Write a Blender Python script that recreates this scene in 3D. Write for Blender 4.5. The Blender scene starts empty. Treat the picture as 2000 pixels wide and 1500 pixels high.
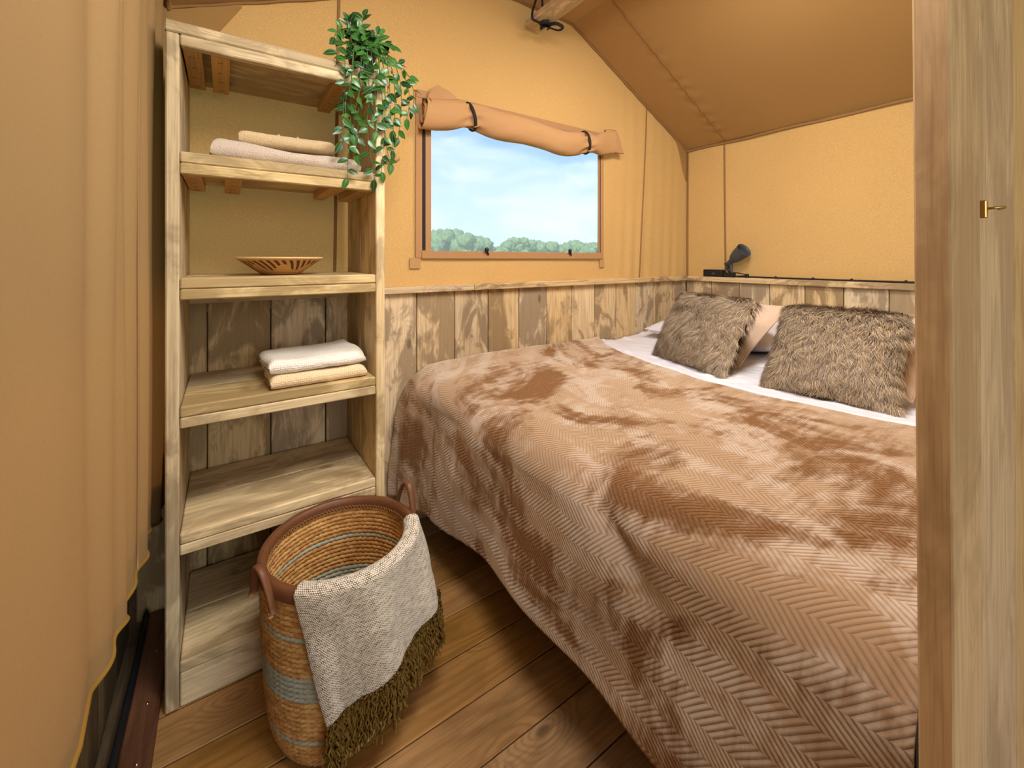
import bpy, bmesh, math, random
import numpy as np
from mathutils import Vector, Matrix, noise as mnoise

random.seed(7)
rng = np.random.default_rng(11)
SC = bpy.context.scene
COL = SC.collection

# ------------------------------------------------------------------ camera
cam_d = bpy.data.cameras.new('camera')
cam = bpy.data.objects.new('camera', cam_d)
COL.objects.link(cam)
cam.location = (0, 0, 1.187)
cam.rotation_euler = (math.pi / 2, 0, -math.atan2(560, 820))
cam_d.sensor_width = 36
cam_d.lens = 820 / 2000 * 36
cam_d.shift_y = -(750 - 507) / 2000
cam_d.clip_start = 0.01
cam_d.clip_end = 400
SC.camera = cam

# ------------------------------------------------------------------ exposure
SC.view_settings.view_transform = 'Standard'
SC.view_settings.look = 'None'
SC.view_settings.exposure = 0.0
SC.view_settings.gamma = 1.0
SC.view_settings.use_curve_mapping = False
SC.cycles.use_denoising = True
SC.cycles.max_bounces = 6
SC.cycles.diffuse_bounces = 3
SC.cycles.glossy_bounces = 2
SC.cycles.transparent_max_bounces = 12
SC.cycles.sample_clamp_indirect = 6.0
SC.cycles.adaptive_threshold = 0.05
SC.cycles.adaptive_min_samples = 16


# ------------------------------------------------------------------ node helpers
def lin(r, g, b):
    f = lambda c: (c / 255) / 12.92 if c / 255 <= 0.04045 else ((c / 255 + 0.055) / 1.055) ** 2.4
    return (f(r), f(g), f(b), 1.0)


def node(nt, typ, ins=None, **props):
    n = nt.nodes.new('ShaderNode' + typ)
    for k, v in props.items():
        setattr(n, k, v)
    for k, v in (ins or {}).items():
        s = n.inputs[k]
        if isinstance(v, bpy.types.NodeSocket):
            nt.links.new(v, s)
        else:
            s.default_value = v
    return n


def mth(nt, op, a, b=None, c=None, clamp=False):
    ins = {0: a}
    if b is not None:
        ins[1] = b
    if c is not None:
        ins[2] = c
    n = node(nt, 'Math', ins, operation=op)
    n.use_clamp = clamp
    return n.outputs[0]


def vmth(nt, op, a, b=None):
    ins = {0: a}
    if b is not None:
        ins[1] = b
    return node(nt, 'VectorMath', ins, operation=op).outputs[0]


def mix(nt, f, a, b, blend='MIX'):
    n = node(nt, 'Mix', {0: f, 6: a, 7: b}, data_type='RGBA', blend_type=blend)
    return n.outputs[2]


def ramp(nt, f, lo, hi):
    n = node(nt, 'MapRange', {0: f, 1: lo, 2: hi, 3: 0.0, 4: 1.0}, interpolation_type='SMOOTHSTEP')
    return n.outputs[0]


def noise(nt, vec, scale=1.0, detail=3.0, rough=0.55, dist=0.0):
    return node(nt, 'TexNoise', {'Vector': vec, 'Scale': scale, 'Detail': detail, 'Roughness': rough, 'Distortion': dist}).outputs[0]


def new_mat(name):
    m = bpy.data.materials.new(name)
    m.use_nodes = True
    nt = m.node_tree
    nt.nodes.clear()
    return m, nt


def finish(nt, col, rough=0.7, height=None, bump=0.3, dist=0.002, spec=0.3, metal=0.0, sheen=0.0, extra=None):
    p = node(nt, 'BsdfPrincipled', {'Base Color': col, 'Roughness': rough, 'Specular IOR Level': spec, 'Metallic': metal})
    if sheen:
        p.inputs['Sheen Weight'].default_value = sheen
        p.inputs['Sheen Roughness'].default_value = 0.4
    if height is not None:
        b = node(nt, 'Bump', {'Strength': bump, 'Distance': dist, 'Height': height})
        nt.links.new(b.outputs[0], p.inputs['Normal'])
    out = node(nt, 'OutputMaterial')
    sh = p.outputs[0]
    if extra:
        sh = extra(nt, sh)
    nt.links.new(sh, out.inputs[0])
    return p


# ------------------------------------------------------------------ world: hazy blue sky with soft cloud
world = bpy.data.worlds.new('sky')
SC.world = world
world.use_nodes = True
wt = world.node_tree
wt.nodes.clear()
wc = node(wt, 'TexCoord').outputs['Generated']
sep = node(wt, 'SeparateXYZ', {0: wc})
el = ramp(wt, sep.outputs[2], -0.02, 0.55)
skyc = mix(wt, el, lin(208, 234, 252), lin(104, 178, 246))
cl = noise(wt, vmth(wt, 'MULTIPLY', wc, (3.0, 3.0, 7.0)), 1.6, 5, 0.55, 0.6)
skyc = mix(wt, mth(wt, 'MULTIPLY', ramp(wt, cl, 0.42, 0.72), 0.6), skyc, lin(246, 250, 254))
bg = node(wt, 'Background', {'Color': skyc, 'Strength': 1.4})
wt.links.new(bg.outputs[0], node(wt, 'OutputWorld').inputs[0])


def area_light(name, loc, target, size, energy, color):
    d = bpy.data.lights.new(name, 'AREA')
    d.shape = 'DISK'
    d.size = size
    d.energy = energy
    d.color = color
    o = bpy.data.objects.new(name, d)
    COL.objects.link(o)
    o.location = loc
    o.rotation_euler = (Vector(target) - Vector(loc)).to_track_quat('-Z', 'Y').to_euler()
    return o


# bounced light under the canvas roof just inside the doorway
area_light('ceiling_bounce_light', (0.42, 0.42, 2.16), (0.9, 1.25, 0.7), 0.60, 22, (1.0, 0.97, 0.94))
area_light('ridge_fill_light', (1.50, 0.66, 2.36), (1.75, 0.95, 0.7), 0.50, 23, (1.0, 0.985, 0.975))  # added fill lamp that brightens the bed and the right wall
# added fill lamp behind the camera, in place of daylight from the tent front
area_light('front_room_fill', (0.35, -2.3, 1.7), (0.6, 1.0, 1.2), 1.5, 28, (1.0, 0.95, 0.88))
sun_d = bpy.data.lights.new('sun', 'SUN')
sun_d.energy = 3.4
sun_d.angle = 0.12
sun_d.color = (1.0, 0.95, 0.86)
sun = bpy.data.objects.new('sun', sun_d)
COL.objects.link(sun)
sun.rotation_euler = Vector((0.72, 0.42, -0.60)).to_track_quat('-Z', 'Y').to_euler()


# ------------------------------------------------------------------ materials
def wood(name, pale, mid, dark, axis, patch=0.5, patch_lo=0.46, patch_hi=0.6, rough=0.65, knots=0.75, ring=0.35, seed=0.0, spec=0.25, saw=0.0):
    m, nt = new_mat(name)
    co = node(nt, 'TexCoord').outputs['Object']
    rnd = node(nt, 'ObjectInfo').outputs['Random']
    off = node(nt, 'CombineXYZ', {0: mth(nt, 'MULTIPLY', rnd, 37.0), 1: mth(nt, 'MULTIPLY_ADD', rnd, 91.0, seed), 2: mth(nt, 'MULTIPLY', rnd, 53.0)}).outputs[0]

    def sc(al, ac):
        s = [ac, ac, ac]
        s['xyz'.index(axis)] = al
        return vmth(nt, 'MULTIPLY', co, tuple(s))
    # knots
    vo = node(nt, 'TexVoronoi', {'Vector': vmth(nt, 'ADD', sc(3.0, 6.5), off), 'Scale': 1.0, 'Randomness': 1.0})
    kd = vo.outputs['Distance']
    kcol = node(nt, 'SeparateColor', {0: vo.outputs['Color']}).outputs[0]
    kon = mth(nt, 'GREATER_THAN', kcol, 0.45)
    kn = mth(nt, 'MULTIPLY', mth(nt, 'SUBTRACT', 1.0, ramp(nt, kd, 0.035, 0.10)), kon)
    kw = mth(nt, 'MULTIPLY', mth(nt, 'SUBTRACT', 1.0, ramp(nt, kd, 0.0, 0.42)), kon)
    # growth rings
    base = noise(nt, vmth(nt, 'ADD', sc(0.55, 6.0), off), 1.0, 2.0, 0.5, 0.3)
    v = mth(nt, 'MULTIPLY_ADD', kw, 0.35, base)
    rings = mth(nt, 'SINE', mth(nt, 'MULTIPLY', v, 95.0))
    rings = mth(nt, 'MULTIPLY_ADD', rings, 0.5, 0.5)
    rings = mth(nt, 'POWER', rings, 1.8)
    fine = noise(nt, vmth(nt, 'ADD', sc(6.0, 190.0), off), 1.0, 2.0, 0.65)
    pt = noise(nt, vmth(nt, 'ADD', sc(4.2, 9.5), off), 1.0, 4.0, 0.62, 0.9)
    pt2 = noise(nt, vmth(nt, 'ADD', sc(1.2, 3.0), off), 1.0, 1.0, 0.5)
    pm = ramp(nt, mth(nt, 'MULTIPLY_ADD', pt2, 0.35, mth(nt, 'MULTIPLY', pt, 0.65)), patch_lo, patch_hi)
    c = mix(nt, mth(nt, 'MULTIPLY', rings, ring), pale, mid)
    c = mix(nt, mth(nt, 'MULTIPLY', pm, patch), c, dark)
    c = mix(nt, mth(nt, 'MULTIPLY', ramp(nt, fine, 0.42, 0.72), 0.42), c, dark)
    kc = tuple(x * 0.55 for x in dark[:3]) + (1.0,)
    c = mix(nt, mth(nt, 'MULTIPLY', kn, knots), c, kc)
    # each piece a little lighter or darker
    hv = node(nt, 'HueSaturation', {'Hue': 0.5, 'Saturation': mth(nt, 'MULTIPLY_ADD', rnd, -0.25, 1.08), 'Value': mth(nt, 'MULTIPLY_ADD', mth(nt, 'FRACT', mth(nt, 'MULTIPLY', rnd, 7.31)), 0.26, 0.87), 'Color': c})
    h = fine
    finish(nt, hv.outputs[0], rough, h, 0.35, 0.0012, spec)
    return m


def wood3(name, *a, **k):
    return {ax: wood(name + '_' + ax, *a, axis=ax, **k) for ax in 'xyz'}


M_SHELF = wood3('scaffold_wood', lin(228, 202, 152), lin(198, 168, 116), lin(142, 118, 78), patch=0.58, patch_lo=0.45, patch_hi=0.56, knots=0.6, ring=0.45, saw=0.4)
M_PANEL = wood3('wainscot_wood', lin(224, 196, 150), lin(194, 162, 118), lin(142, 118, 86), patch=0.8, patch_lo=0.455, patch_hi=0.545, knots=0.8, ring=0.5, seed=3)
M_FLOOR = wood3('floor_wood', lin(186, 138, 82), lin(150, 106, 58), lin(124, 94, 50), patch=0.55, patch_lo=0.44, patch_hi=0.66, rough=0.5, knots=0.75, ring=0.6, seed=8, spec=0.35)
M_JAMB = wood3('jamb_wood', lin(230, 194, 144), lin(206, 166, 116), lin(160, 122, 80), patch=0.5, patch_lo=0.45, patch_hi=0.62, knots=0.6, ring=0.35, seed=5)
M_PLY = wood3('batten_wood', lin(206, 164, 104), lin(190, 146, 88), lin(160, 116, 66), patch=0.3, patch_lo=0.4, patch_hi=0.7, knots=0.0, ring=0.3, seed=9)
M_RED = wood3('red_brown_wood', lin(128, 80, 46), lin(104, 60, 32), lin(72, 40, 22), patch=0.5, knots=0.7, ring=0.5, seed=13, rough=0.5)
M_DARK = wood3('dark_wood', lin(120, 96, 66), lin(100, 80, 54), lin(66, 52, 36), patch=0.6, knots=0.7, ring=0.4, seed=17)


def canvas(name, col, trans=0.25, weave=0.10, fine=420.0, rough=0.85, bump=0.15, tcol=None):
    m, nt = new_mat(name)
    co = node(nt, 'TexCoord').outputs['Object']
    a = noise(nt, vmth(nt, 'MULTIPLY', co, (1.0, 1.0, 0.35)), fine, 1.0, 0.6)
    b = noise(nt, vmth(nt, 'MULTIPLY', co, (0.35, 0.35, 1.0)), fine * 0.9, 1.0, 0.6)
    w = mth(nt, 'MULTIPLY', mth(nt, 'ADD', a, b), 0.5)
    big = noise(nt, co, 2.2, 3.0, 0.5)
    f = mth(nt, 'MULTIPLY_ADD', mth(nt, 'SUBTRACT', w, 0.5), weave * 5, mth(nt, 'MULTIPLY_ADD', mth(nt, 'SUBTRACT', big, 0.5), 0.12, 1.0))
    c = mix(nt, 1.0, col, node(nt, 'CombineColor', {0: f, 1: f, 2: f}).outputs[0], 'MULTIPLY')

    def ex(nt, sh):
        tr = node(nt, 'BsdfTranslucent', {'Color': tcol or c}).outputs[0]
        mx = node(nt, 'MixShader', {0: trans, 1: sh, 2: tr})
        return mx.outputs[0]
    finish(nt, c, rough, None, bump, 0.001, 0.2, extra=ex)
    return m


M_CANVAS = canvas('ochre_canvas', lin(226, 176, 108), 0.22, 0.14)
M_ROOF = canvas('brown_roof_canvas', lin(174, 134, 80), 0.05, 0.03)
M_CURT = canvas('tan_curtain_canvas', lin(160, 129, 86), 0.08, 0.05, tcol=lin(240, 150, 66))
M_ROLL = canvas('brown_cotton_canvas', lin(198, 152, 102), 0.1, 0.04)
M_SEAM = canvas('seam_tape', lin(162, 122, 76), 0.1, 0.04)
M_BAND = canvas('window_band_tape', lin(188, 142, 98), 0.1, 0.06)
M_PIPE = canvas('yellow_edge_binding', lin(150, 114, 44), 0.05, 0.04)


def plain(name, col, rough=0.5, spec=0.4, metal=0.0, nz=0.08, nscale=60.0, bump=0.1, sheen=0.0):
    m, nt = new_mat(name)
    co = node(nt, 'TexCoord').outputs['Object']
    n = noise(nt, co, nscale, 3.0, 0.6)
    f = mth(nt, 'MULTIPLY_ADD', mth(nt, 'SUBTRACT', n, 0.5), nz * 2, 1.0)
    c = mix(nt, 1.0, col, node(nt, 'CombineColor', {0: f, 1: f, 2: f}).outputs[0], 'MULTIPLY')
    finish(nt, c, rough, n, bump, 0.001, spec, metal, sheen)
    return m


M_BLACK = plain('black_plastic', lin(28, 28, 30), 0.45)
M_LAMP = plain('charcoal_lamp_plastic', lin(78, 78, 82), 0.5)
M_STRAP = plain('black_webbing', lin(24, 24, 30), 0.7, nz=0.3, nscale=400, bump=0.4)
M_BRASS = plain('brass', lin(190, 150, 90), 0.32, 0.5, 1.0, 0.05)
M_STEEL = plain('screw_steel', lin(190, 180, 160), 0.35, 0.5, 1.0, 0.05)
M_STAPLE = plain('dark_staple', lin(70, 48, 34), 0.7)
M_LEATHER = plain('tan_leather', lin(112, 70, 42), 0.45, 0.4, 0, 0.25, 35, 0.25)
M_STITCH = plain('stitch_thread', lin(176, 128, 84), 0.7)
M_SHEET = plain('white_cotton', lin(226, 221, 224), 0.85, 0.2, 0, 0.03, 300, 0.1, 0.1)
M_POT = plain('black_pot', lin(34, 36, 34), 0.55)
M_SOIL = plain('potting_soil', lin(40, 30, 22), 0.95, 0.1, 0, 0.4, 90, 0.8)
M_MATT = plain('mattress_ticking', lin(150, 134, 118), 0.9, 0.1)


def towel_mat(name, col, scale, bump, honey=False):
    m, nt = new_mat(name)
    co = node(nt, 'TexCoord').outputs['Object']
    if honey:
        v = node(nt, 'TexVoronoi', {'Vector': vmth(nt, 'MULTIPLY', co, (1.0, 1.0, 1.0)), 'Scale': scale, 'Randomness': 0.25}, feature='SMOOTH_F1')
        n = mth(nt, 'SUBTRACT', 1.0, v.outputs['Distance'])
    else:
        n = noise(nt, co, scale, 3.0, 0.7)
    f = mth(nt, 'MULTIPLY_ADD', mth(nt, 'SUBTRACT', n, 0.5), 0.4, 1.0)
    c = mix(nt, 1.0, col, node(nt, 'CombineColor', {0: f, 1: f, 2: f}).outputs[0], 'MULTIPLY')
    finish(nt, c, 0.9, n, bump, 0.005, 0.15, sheen=0.3)
    return m


M_TOW_TAUPE = towel_mat('taupe_terry', lin(216, 196, 176), 240, 1.0)
M_TOW_BEIGE = towel_mat('beige_terry', lin(222, 194, 150), 240, 1.0)
M_TOW_WHITE = towel_mat('white_waffle_cotton', lin(242, 234, 220), 170, 0.8, True)
M_TOW_CREAM = towel_mat('cream_waffle_cotton', lin(234, 206, 166), 170, 0.8, True)
M_TOW_BAND = plain('towel_border_band', lin(216, 184, 140), 0.8, 0.2)


def blanket_mat():
    m, nt = new_mat('caramel_herringbone_plush')
    uv = node(nt, 'UVMap').outputs[0]
    s = node(nt, 'SeparateXYZ', {0: uv})
    wob = noise(nt, uv, 5.0, 1.0, 0.5)
    su = mth(nt, 'MULTIPLY_ADD', wob, 0.012, s.outputs[0])
    tri = mth(nt, 'PINGPONG', su, 0.043)
    ph = mth(nt, 'ADD', s.outputs[1], mth(nt, 'MULTIPLY', tri, 1.1))
    ribs = mth(nt, 'SINE', mth(nt, 'MULTIPLY', ph, 2 * math.pi / 0.0128))
    ribs = mth(nt, 'MULTIPLY_ADD', ribs, 0.5, 0.5)
    ribs = mth(nt, 'POWER', ribs, 0.42)
    nap = noise(nt, vmth(nt, 'MULTIPLY', uv, (1.0, 0.75, 1.0)), 3.6, 5.0, 0.62, 0.7)
    st = noise(nt, vmth(nt, 'MULTIPLY', uv, (9.0, 40.0, 1.0)), 1.0, 3.0, 0.6)
    napf = ramp(nt, mth(nt, 'MULTIPLY_ADD', mth(nt, 'SUBTRACT', st, 0.5), 0.22, nap), 0.37, 0.53)
    fz = noise(nt, vmth(nt, 'MULTIPLY', uv, (1.0, 0.3, 1.0)), 330.0, 2.0, 0.7)
    c = mix(nt, napf, lin(160, 112, 70), lin(218, 180, 138))
    pal = noise(nt, vmth(nt, 'MULTIPLY', uv, (2.4, 1.3, 1.0)), 3.0, 5.0, 0.65, 1.0)
    palf = mth(nt, 'MULTIPLY', ramp(nt, mth(nt, 'MULTIPLY_ADD', mth(nt, 'SUBTRACT', st, 0.5), 0.3, pal), 0.44, 0.62), napf)
    c = mix(nt, mth(nt, 'MULTIPLY', palf, 0.75), c, lin(246, 224, 200))
    c = mix(nt, mth(nt, 'MULTIPLY', mth(nt, 'SUBTRACT', 1.0, ribs), mth(nt, 'MULTIPLY_ADD', napf, -0.35, 0.75)), c, lin(108, 74, 44))  # shade in the grooves between ribs is mixed into the colour
    c = mix(nt, mth(nt, 'MULTIPLY', ramp(nt, fz, 0.4, 0.8), 0.35), c, lin(216, 180, 146))
    h = mth(nt, 'MULTIPLY_ADD', fz, 0.3, ribs)
    bmp = node(nt, 'Bump', {'Strength': 0.5, 'Distance': 0.003, 'Height': h}).outputs[0]
    df = node(nt, 'BsdfDiffuse', {'Color': c, 'Roughness': 1.0, 'Normal': bmp}).outputs[0]
    shc = mix(nt, napf, lin(204, 158, 116), lin(255, 250, 246))
    shn = node(nt, 'BsdfSheen', {'Color': shc, 'Roughness': 0.5, 'Normal': bmp}).outputs[0]
    mx = node(nt, 'MixShader', {0: 0.40, 1: df, 2: shn}).outputs[0]
    nt.links.new(mx, node(nt, 'OutputMaterial').inputs[0])
    return m


M_BLANKET = blanket_mat()
M_HEM = plain('blanket_edge', lin(176, 132, 88), 0.85, 0.2, 0, 0.3, 200, 0.6, 0.4)


def throw_mat():
    m, nt = new_mat('cream_olive_boucle')
    uv = node(nt, 'UVMap').outputs[0]
    k = vmth(nt, 'MULTIPLY', uv, (165.0, 240.0, 1.0))
    sp = node(nt, 'SeparateXYZ', {0: k})
    row = mth(nt, 'FLOOR', sp.outputs[1])
    sh = mth(nt, 'MULTIPLY_ADD', mth(nt, 'MODULO', row, 2.0), 0.5, sp.outputs[0])
    fx = mth(nt, 'ABSOLUTE', mth(nt, 'SUBTRACT', mth(nt, 'FRACT', sh), 0.5))
    fy = mth(nt, 'ABSOLUTE', mth(nt, 'SUBTRACT', mth(nt, 'FRACT', sp.outputs[1]), 0.5))
    d = mth(nt, 'SQRT', mth(nt, 'ADD', mth(nt, 'MULTIPLY', fx, fx), mth(nt, 'MULTIPLY', fy, fy)))
    loop = mth(nt, 'SUBTRACT', 1.0, ramp(nt, d, 0.22, 0.6))
    n = noise(nt, vmth(nt, 'MULTIPLY', uv, (60.0, 130.0, 1.0)), 1.0, 4.0, 0.7)
    ol = ramp(nt, mth(nt, 'SUBTRACT', n, mth(nt, 'MULTIPLY', loop, 0.30)), 0.405, 0.50)
    c = mix(nt, ol, lin(248, 234, 212), lin(112, 86, 42))
    finish(nt, c, 0.9, loop, 0.9, 0.003, 0.1, sheen=0.2)
    return m


M_THROW = throw_mat()
M_FRINGE = plain('olive_fringe_yarn', lin(112, 86, 38), 0.9, 0.1, 0, 0.5, 120, 0.5)


def straw_mat(name, c1, c2, c3):
    m, nt = new_mat(name)
    co = node(nt, 'TexCoord').outputs['Object']
    n = noise(nt, vmth(nt, 'MULTIPLY', co, (1.0, 1.0, 2.2)), 42.0, 4.0, 0.65)
    f = noise(nt, co, 330.0, 3.0, 0.7)
    c = mix(nt, ramp(nt, n, 0.38, 0.64), c1, c2)
    c = mix(nt, mth(nt, 'MULTIPLY', ramp(nt, f, 0.5, 0.75), 0.6), c, c3)
    finish(nt, c, 0.7, f, 0.5, 0.002, 0.25)
    return m


M_STRAW = straw_mat('straw_rope', lin(222, 174, 106), lin(186, 132, 72), lin(122, 80, 44))
M_GREEN = straw_mat('sage_cotton_rope', lin(184, 186, 166), lin(166, 169, 149), lin(134, 138, 120))


def bowl_mat():
    m, nt = new_mat('woven_bowl_fibre')
    co = node(nt, 'TexCoord').outputs['Object']
    s = node(nt, 'SeparateXYZ', {0: co})
    ang = mth(nt, 'ARCTAN2', s.outputs[1], s.outputs[0])
    r = mth(nt, 'SQRT', mth(nt, 'ADD', mth(nt, 'MULTIPLY', s.outputs[0], s.outputs[0]), mth(nt, 'MULTIPLY', s.outputs[1], s.outputs[1])))
    sw = mth(nt, 'SINE', mth(nt, 'ADD', mth(nt, 'MULTIPLY', ang, 34.0), mth(nt, 'MULTIPLY', r, 160.0)))
    ringr = mth(nt, 'SINE', mth(nt, 'MULTIPLY', r, 900.0))
    petal = mth(nt, 'SINE', mth(nt, 'MULTIPLY', ang, 7.0))
    lim = mth(nt, 'MULTIPLY_ADD', petal, 0.014, 0.086)
    band = mth(nt, 'MULTIPLY', mth(nt, 'GREATER_THAN', r, lim), mth(nt, 'LESS_THAN', r, 0.117))
    dk = mth(nt, 'MULTIPLY', mth(nt, 'GREATER_THAN', sw, 0.0), band)
    c = mix(nt, mth(nt, 'MULTIPLY_ADD', ringr, 0.2, 0.3), lin(216, 166, 104), lin(176, 122, 70))
    c = mix(nt, mth(nt, 'MULTIPLY', dk, 0.92), c, lin(62, 34, 22))
    finish(nt, c, 0.6, ringr, 0.4, 0.001, 0.3)
    return m


M_BOWL = bowl_mat()
M_BOWLRIM = plain('bowl_rim_straw', lin(222, 184, 124), 0.6)


def leaf_mat():
    m, nt = new_mat('glossy_leaf')
    co = node(nt, 'TexCoord').outputs['Object']
    s = node(nt, 'SeparateXYZ', {0: co})
    rnd = node(nt, 'ObjectInfo').outputs['Random']
    c = mix(nt, ramp(nt, rnd, 0.0, 1.0), lin(24, 62, 32), lin(58, 112, 44))
    edge = ramp(nt, mth(nt, 'ABSOLUTE', s.outputs[1]), 0.004, 0.0095)
    c = mix(nt, mth(nt, 'MULTIPLY', edge, 0.45), c, lin(92, 142, 66))
    vein = mth(nt, 'SUBTRACT', 1.0, ramp(nt, mth(nt, 'ABSOLUTE', s.outputs[1]), 0.0, 0.0012))
    c = mix(nt, mth(nt, 'MULTIPLY', vein, 0.5), c, lin(130, 176, 100))
    finish(nt, c, 0.3, None, spec=0.5)
    return m


M_LEAF = leaf_mat()
M_STEM = plain('green_stem', lin(70, 92, 40), 0.6)


def fur_mat():
    m, nt = new_mat('brown_faux_fur')
    at = node(nt, 'Attribute', attribute_name='furcol')
    finish(nt, at.outputs['Color'], 0.55, None, spec=0.25)
    return m


M_FUR = fur_mat()
M_FURBASE = plain('fur_backing', lin(96, 76, 56), 0.9, 0.1, 0, 0.4, 60, 0.5)
M_BEIGE = plain('sand_velvet', lin(216, 186, 158), 0.8, 0.2, 0, 0.06, 120, 0.1, 0.4)
M_PIPING = plain('sand_piping', lin(204, 172, 142), 0.7)


def pane_mat():
    m, nt = new_mat('fine_insect_mesh')
    tr = node(nt, 'BsdfTransparent', {'Color': (1, 1, 1, 1)}).outputs[0]
    df = node(nt, 'BsdfTranslucent', {'Color': lin(225, 236, 246)}).outputs[0]
    d2 = node(nt, 'BsdfDiffuse', {'Color': lin(225, 236, 246)}).outputs[0]
    a = node(nt, 'MixShader', {0: 0.5, 1: df, 2: d2}).outputs[0]
    mx = node(nt, 'MixShader', {0: 0.32, 1: tr, 2: a}).outputs[0]
    nt.links.new(mx, node(nt, 'OutputMaterial').inputs[0])
    return m


M_MESH = pane_mat()
M_TREE = plain('tree_foliage', lin(136, 162, 108), 0.9, 0.1, 0, 0.9, 3.5, 0.6)
M_TRUNK = plain('tree_bark', lin(96, 78, 58), 0.9, 0.1, 0, 0.4, 6.0, 0.6)
M_GRASS = plain('meadow', lin(118, 148, 78), 0.95, 0.1, 0, 0.3, 0.6, 0.3)


# ------------------------------------------------------------------ object helpers
def tag(o, label=None, cat=None, group=None, kind=None):
    if label:
        o['label'] = label
    if cat:
        o['category'] = cat
    if group:
        o['group'] = group
    if kind:
        o['kind'] = kind
    return o


def empty(name, loc=(0, 0, 0)):
    o = bpy.data.objects.new(name, None)
    COL.objects.link(o)
    o.location = loc
    o.empty_display_size = 0.05
    return o


def link(name, me, mat, parent=None, loc=(0, 0, 0)):
    o = bpy.data.objects.new(name, me)
    COL.objects.link(o)
    o.location = loc
    if mat is not None and not me.materials:
        me.materials.append(mat)
    if parent is not None:
        o.parent = parent
    return o


def mesh(name, verts, faces, smooth=True, uvs=None):
    me = bpy.data.meshes.new(name)
    me.from_pydata([tuple(map(float, v)) for v in verts], [], [tuple(map(int, f)) for f in faces])
    if smooth:
        me.polygons.foreach_set('use_smooth', [True] * len(me.polygons))
    if uvs is not None:
        l = me.uv_layers.new(name='UVMap')
        vi = np.empty(len(me.loops), dtype=np.int32)
        me.loops.foreach_get('vertex_index', vi)
        l.data.foreach_set('uv', np.asarray(uvs, dtype=np.float32)[vi].ravel())
    me.update()
    return me


def mobj(name, verts, faces, mat, parent=None, smooth=True, uvs=None, world=True):
    """verts in world coordinates; the origin is put at their centre."""
    v = np.asarray(verts, dtype=float)
    c = (v.min(0) + v.max(0)) / 2
    me = mesh(name, v - c, faces, smooth, uvs)
    p = np.array(parent_world(parent)) if parent is not None else np.zeros(3)
    return link(name, me, mat, parent, tuple(c - p))


def parent_world(p):
    l = Vector((0, 0, 0))
    while p is not None:
        l += p.location
        p = p.parent
    return tuple(l)


def box_mesh(sx, sy, sz, bev=0.003, jitter=0.0):
    bm = bmesh.new()
    bmesh.ops.create_cube(bm, size=1.0)
    for v in bm.verts:
        v.co = Vector((v.co.x * sx, v.co.y * sy, v.co.z * sz))
        if jitter:
            v.co += Vector((random.uniform(-jitter, jitter), random.uniform(-jitter, jitter), random.uniform(-jitter, jitter)))
    if bev:
        bmesh.ops.bevel(bm, geom=list(bm.edges), offset=min(bev, 0.45 * min(sx, sy, sz)), segments=1, affect='EDGES', profile=0.5)
    me = bpy.data.meshes.new('box')
    bm.to_mesh(me)
    bm.free()
    return me


def box(name, x, y, z, mat, parent=None, bev=0.003, jitter=0.0):
    c = ((x[0] + x[1]) / 2, (y[0] + y[1]) / 2, (z[0] + z[1]) / 2)
    me = box_mesh(x[1] - x[0], y[1] - y[0], z[1] - z[0], bev, jitter)
    me.name = name
    if isinstance(mat, dict):
        d = [x[1] - x[0], y[1] - y[0], z[1] - z[0]]
        mat = mat['xyz'[d.index(max(d))]]
    p = parent_world(parent) if parent is not None else (0, 0, 0)
    return link(name, me, mat, parent, tuple(c[i] - p[i] for i in range(3)))


def grid_faces(nu, nv, closed_u=False, closed_v=False):
    f = []
    for i in range(nu if closed_u else nu - 1):
        for j in range(nv if closed_v else nv - 1):
            a = i * nv + j
            b = ((i + 1) % nu) * nv + j
            c = ((i + 1) % nu) * nv + (j + 1) % nv
            d = i * nv + (j + 1) % nv
            f.append((a, b, c, d))
    return f


def tube_geo(pts, rad, n=8, closed=False, caps=True, flat=None):
    P = np.asarray(pts, dtype=float)
    m = len(P)
    r = np.full(m, rad) if np.isscalar(rad) else np.asarray(rad, dtype=float)
    T = np.roll(P, -1, 0) - np.roll(P, 1, 0) if closed else np.gradient(P, axis=0)
    T /= np.linalg.norm(T, axis=1)[:, None] + 1e-12
    up = np.array([0, 0, 1.0]) if abs(T[0][2]) < 0.9 else np.array([1.0, 0, 0])
    Nn = np.cross(T[0], up)
    Nn /= np.linalg.norm(Nn)
    V = []
    for i in range(m):
        Nn = Nn - T[i] * np.dot(Nn, T[i])
        Nn /= np.linalg.norm(Nn) + 1e-12
        B = np.cross(T[i], Nn)
        for k in range(n):
            a = 2 * math.pi * k / n
            fa, fb = (1, 1) if flat is None else flat
            V.append(P[i] + r[i] * (math.cos(a) * Nn * fa + math.sin(a) * B * fb))
    F = grid_faces(m, n, closed, True)
    if caps and not closed:
        F.append(tuple(range(n - 1, -1, -1)))
        F.append(tuple((m - 1) * n + k for k in range(n)))
    return V, F


def lathe_geo(prof, n=32, caps=(False, False)):
    V = []
    for r, z in prof:
        for k in range(n):
            a = 2 * math.pi * k / n
            V.append((r * math.cos(a), r * math.sin(a), z))
    F = []
    m = len(prof)
    for i in range(m - 1):
        for k in range(n):
            k2 = (k + 1) % n
            F.append((i * n + k, i * n + k2, (i + 1) * n + k2, (i + 1) * n + k))
    if caps[0]:
        F.append(tuple(range(n - 1, -1, -1)))
    if caps[1]:
        F.append(tuple((m - 1) * n + k for k in range(n)))
    return V, F


def join_geo(parts):
    V, F = [], []
    for v, f in parts:
        o = len(V)
        V += [tuple(p) for p in v]
        F += [tuple(i + o for i in q) for q in f]
    return V, F


def smooth01(x):
    x = np.clip(x, 0, 1)
    return x * x * (3 - 2 * x)


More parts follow.
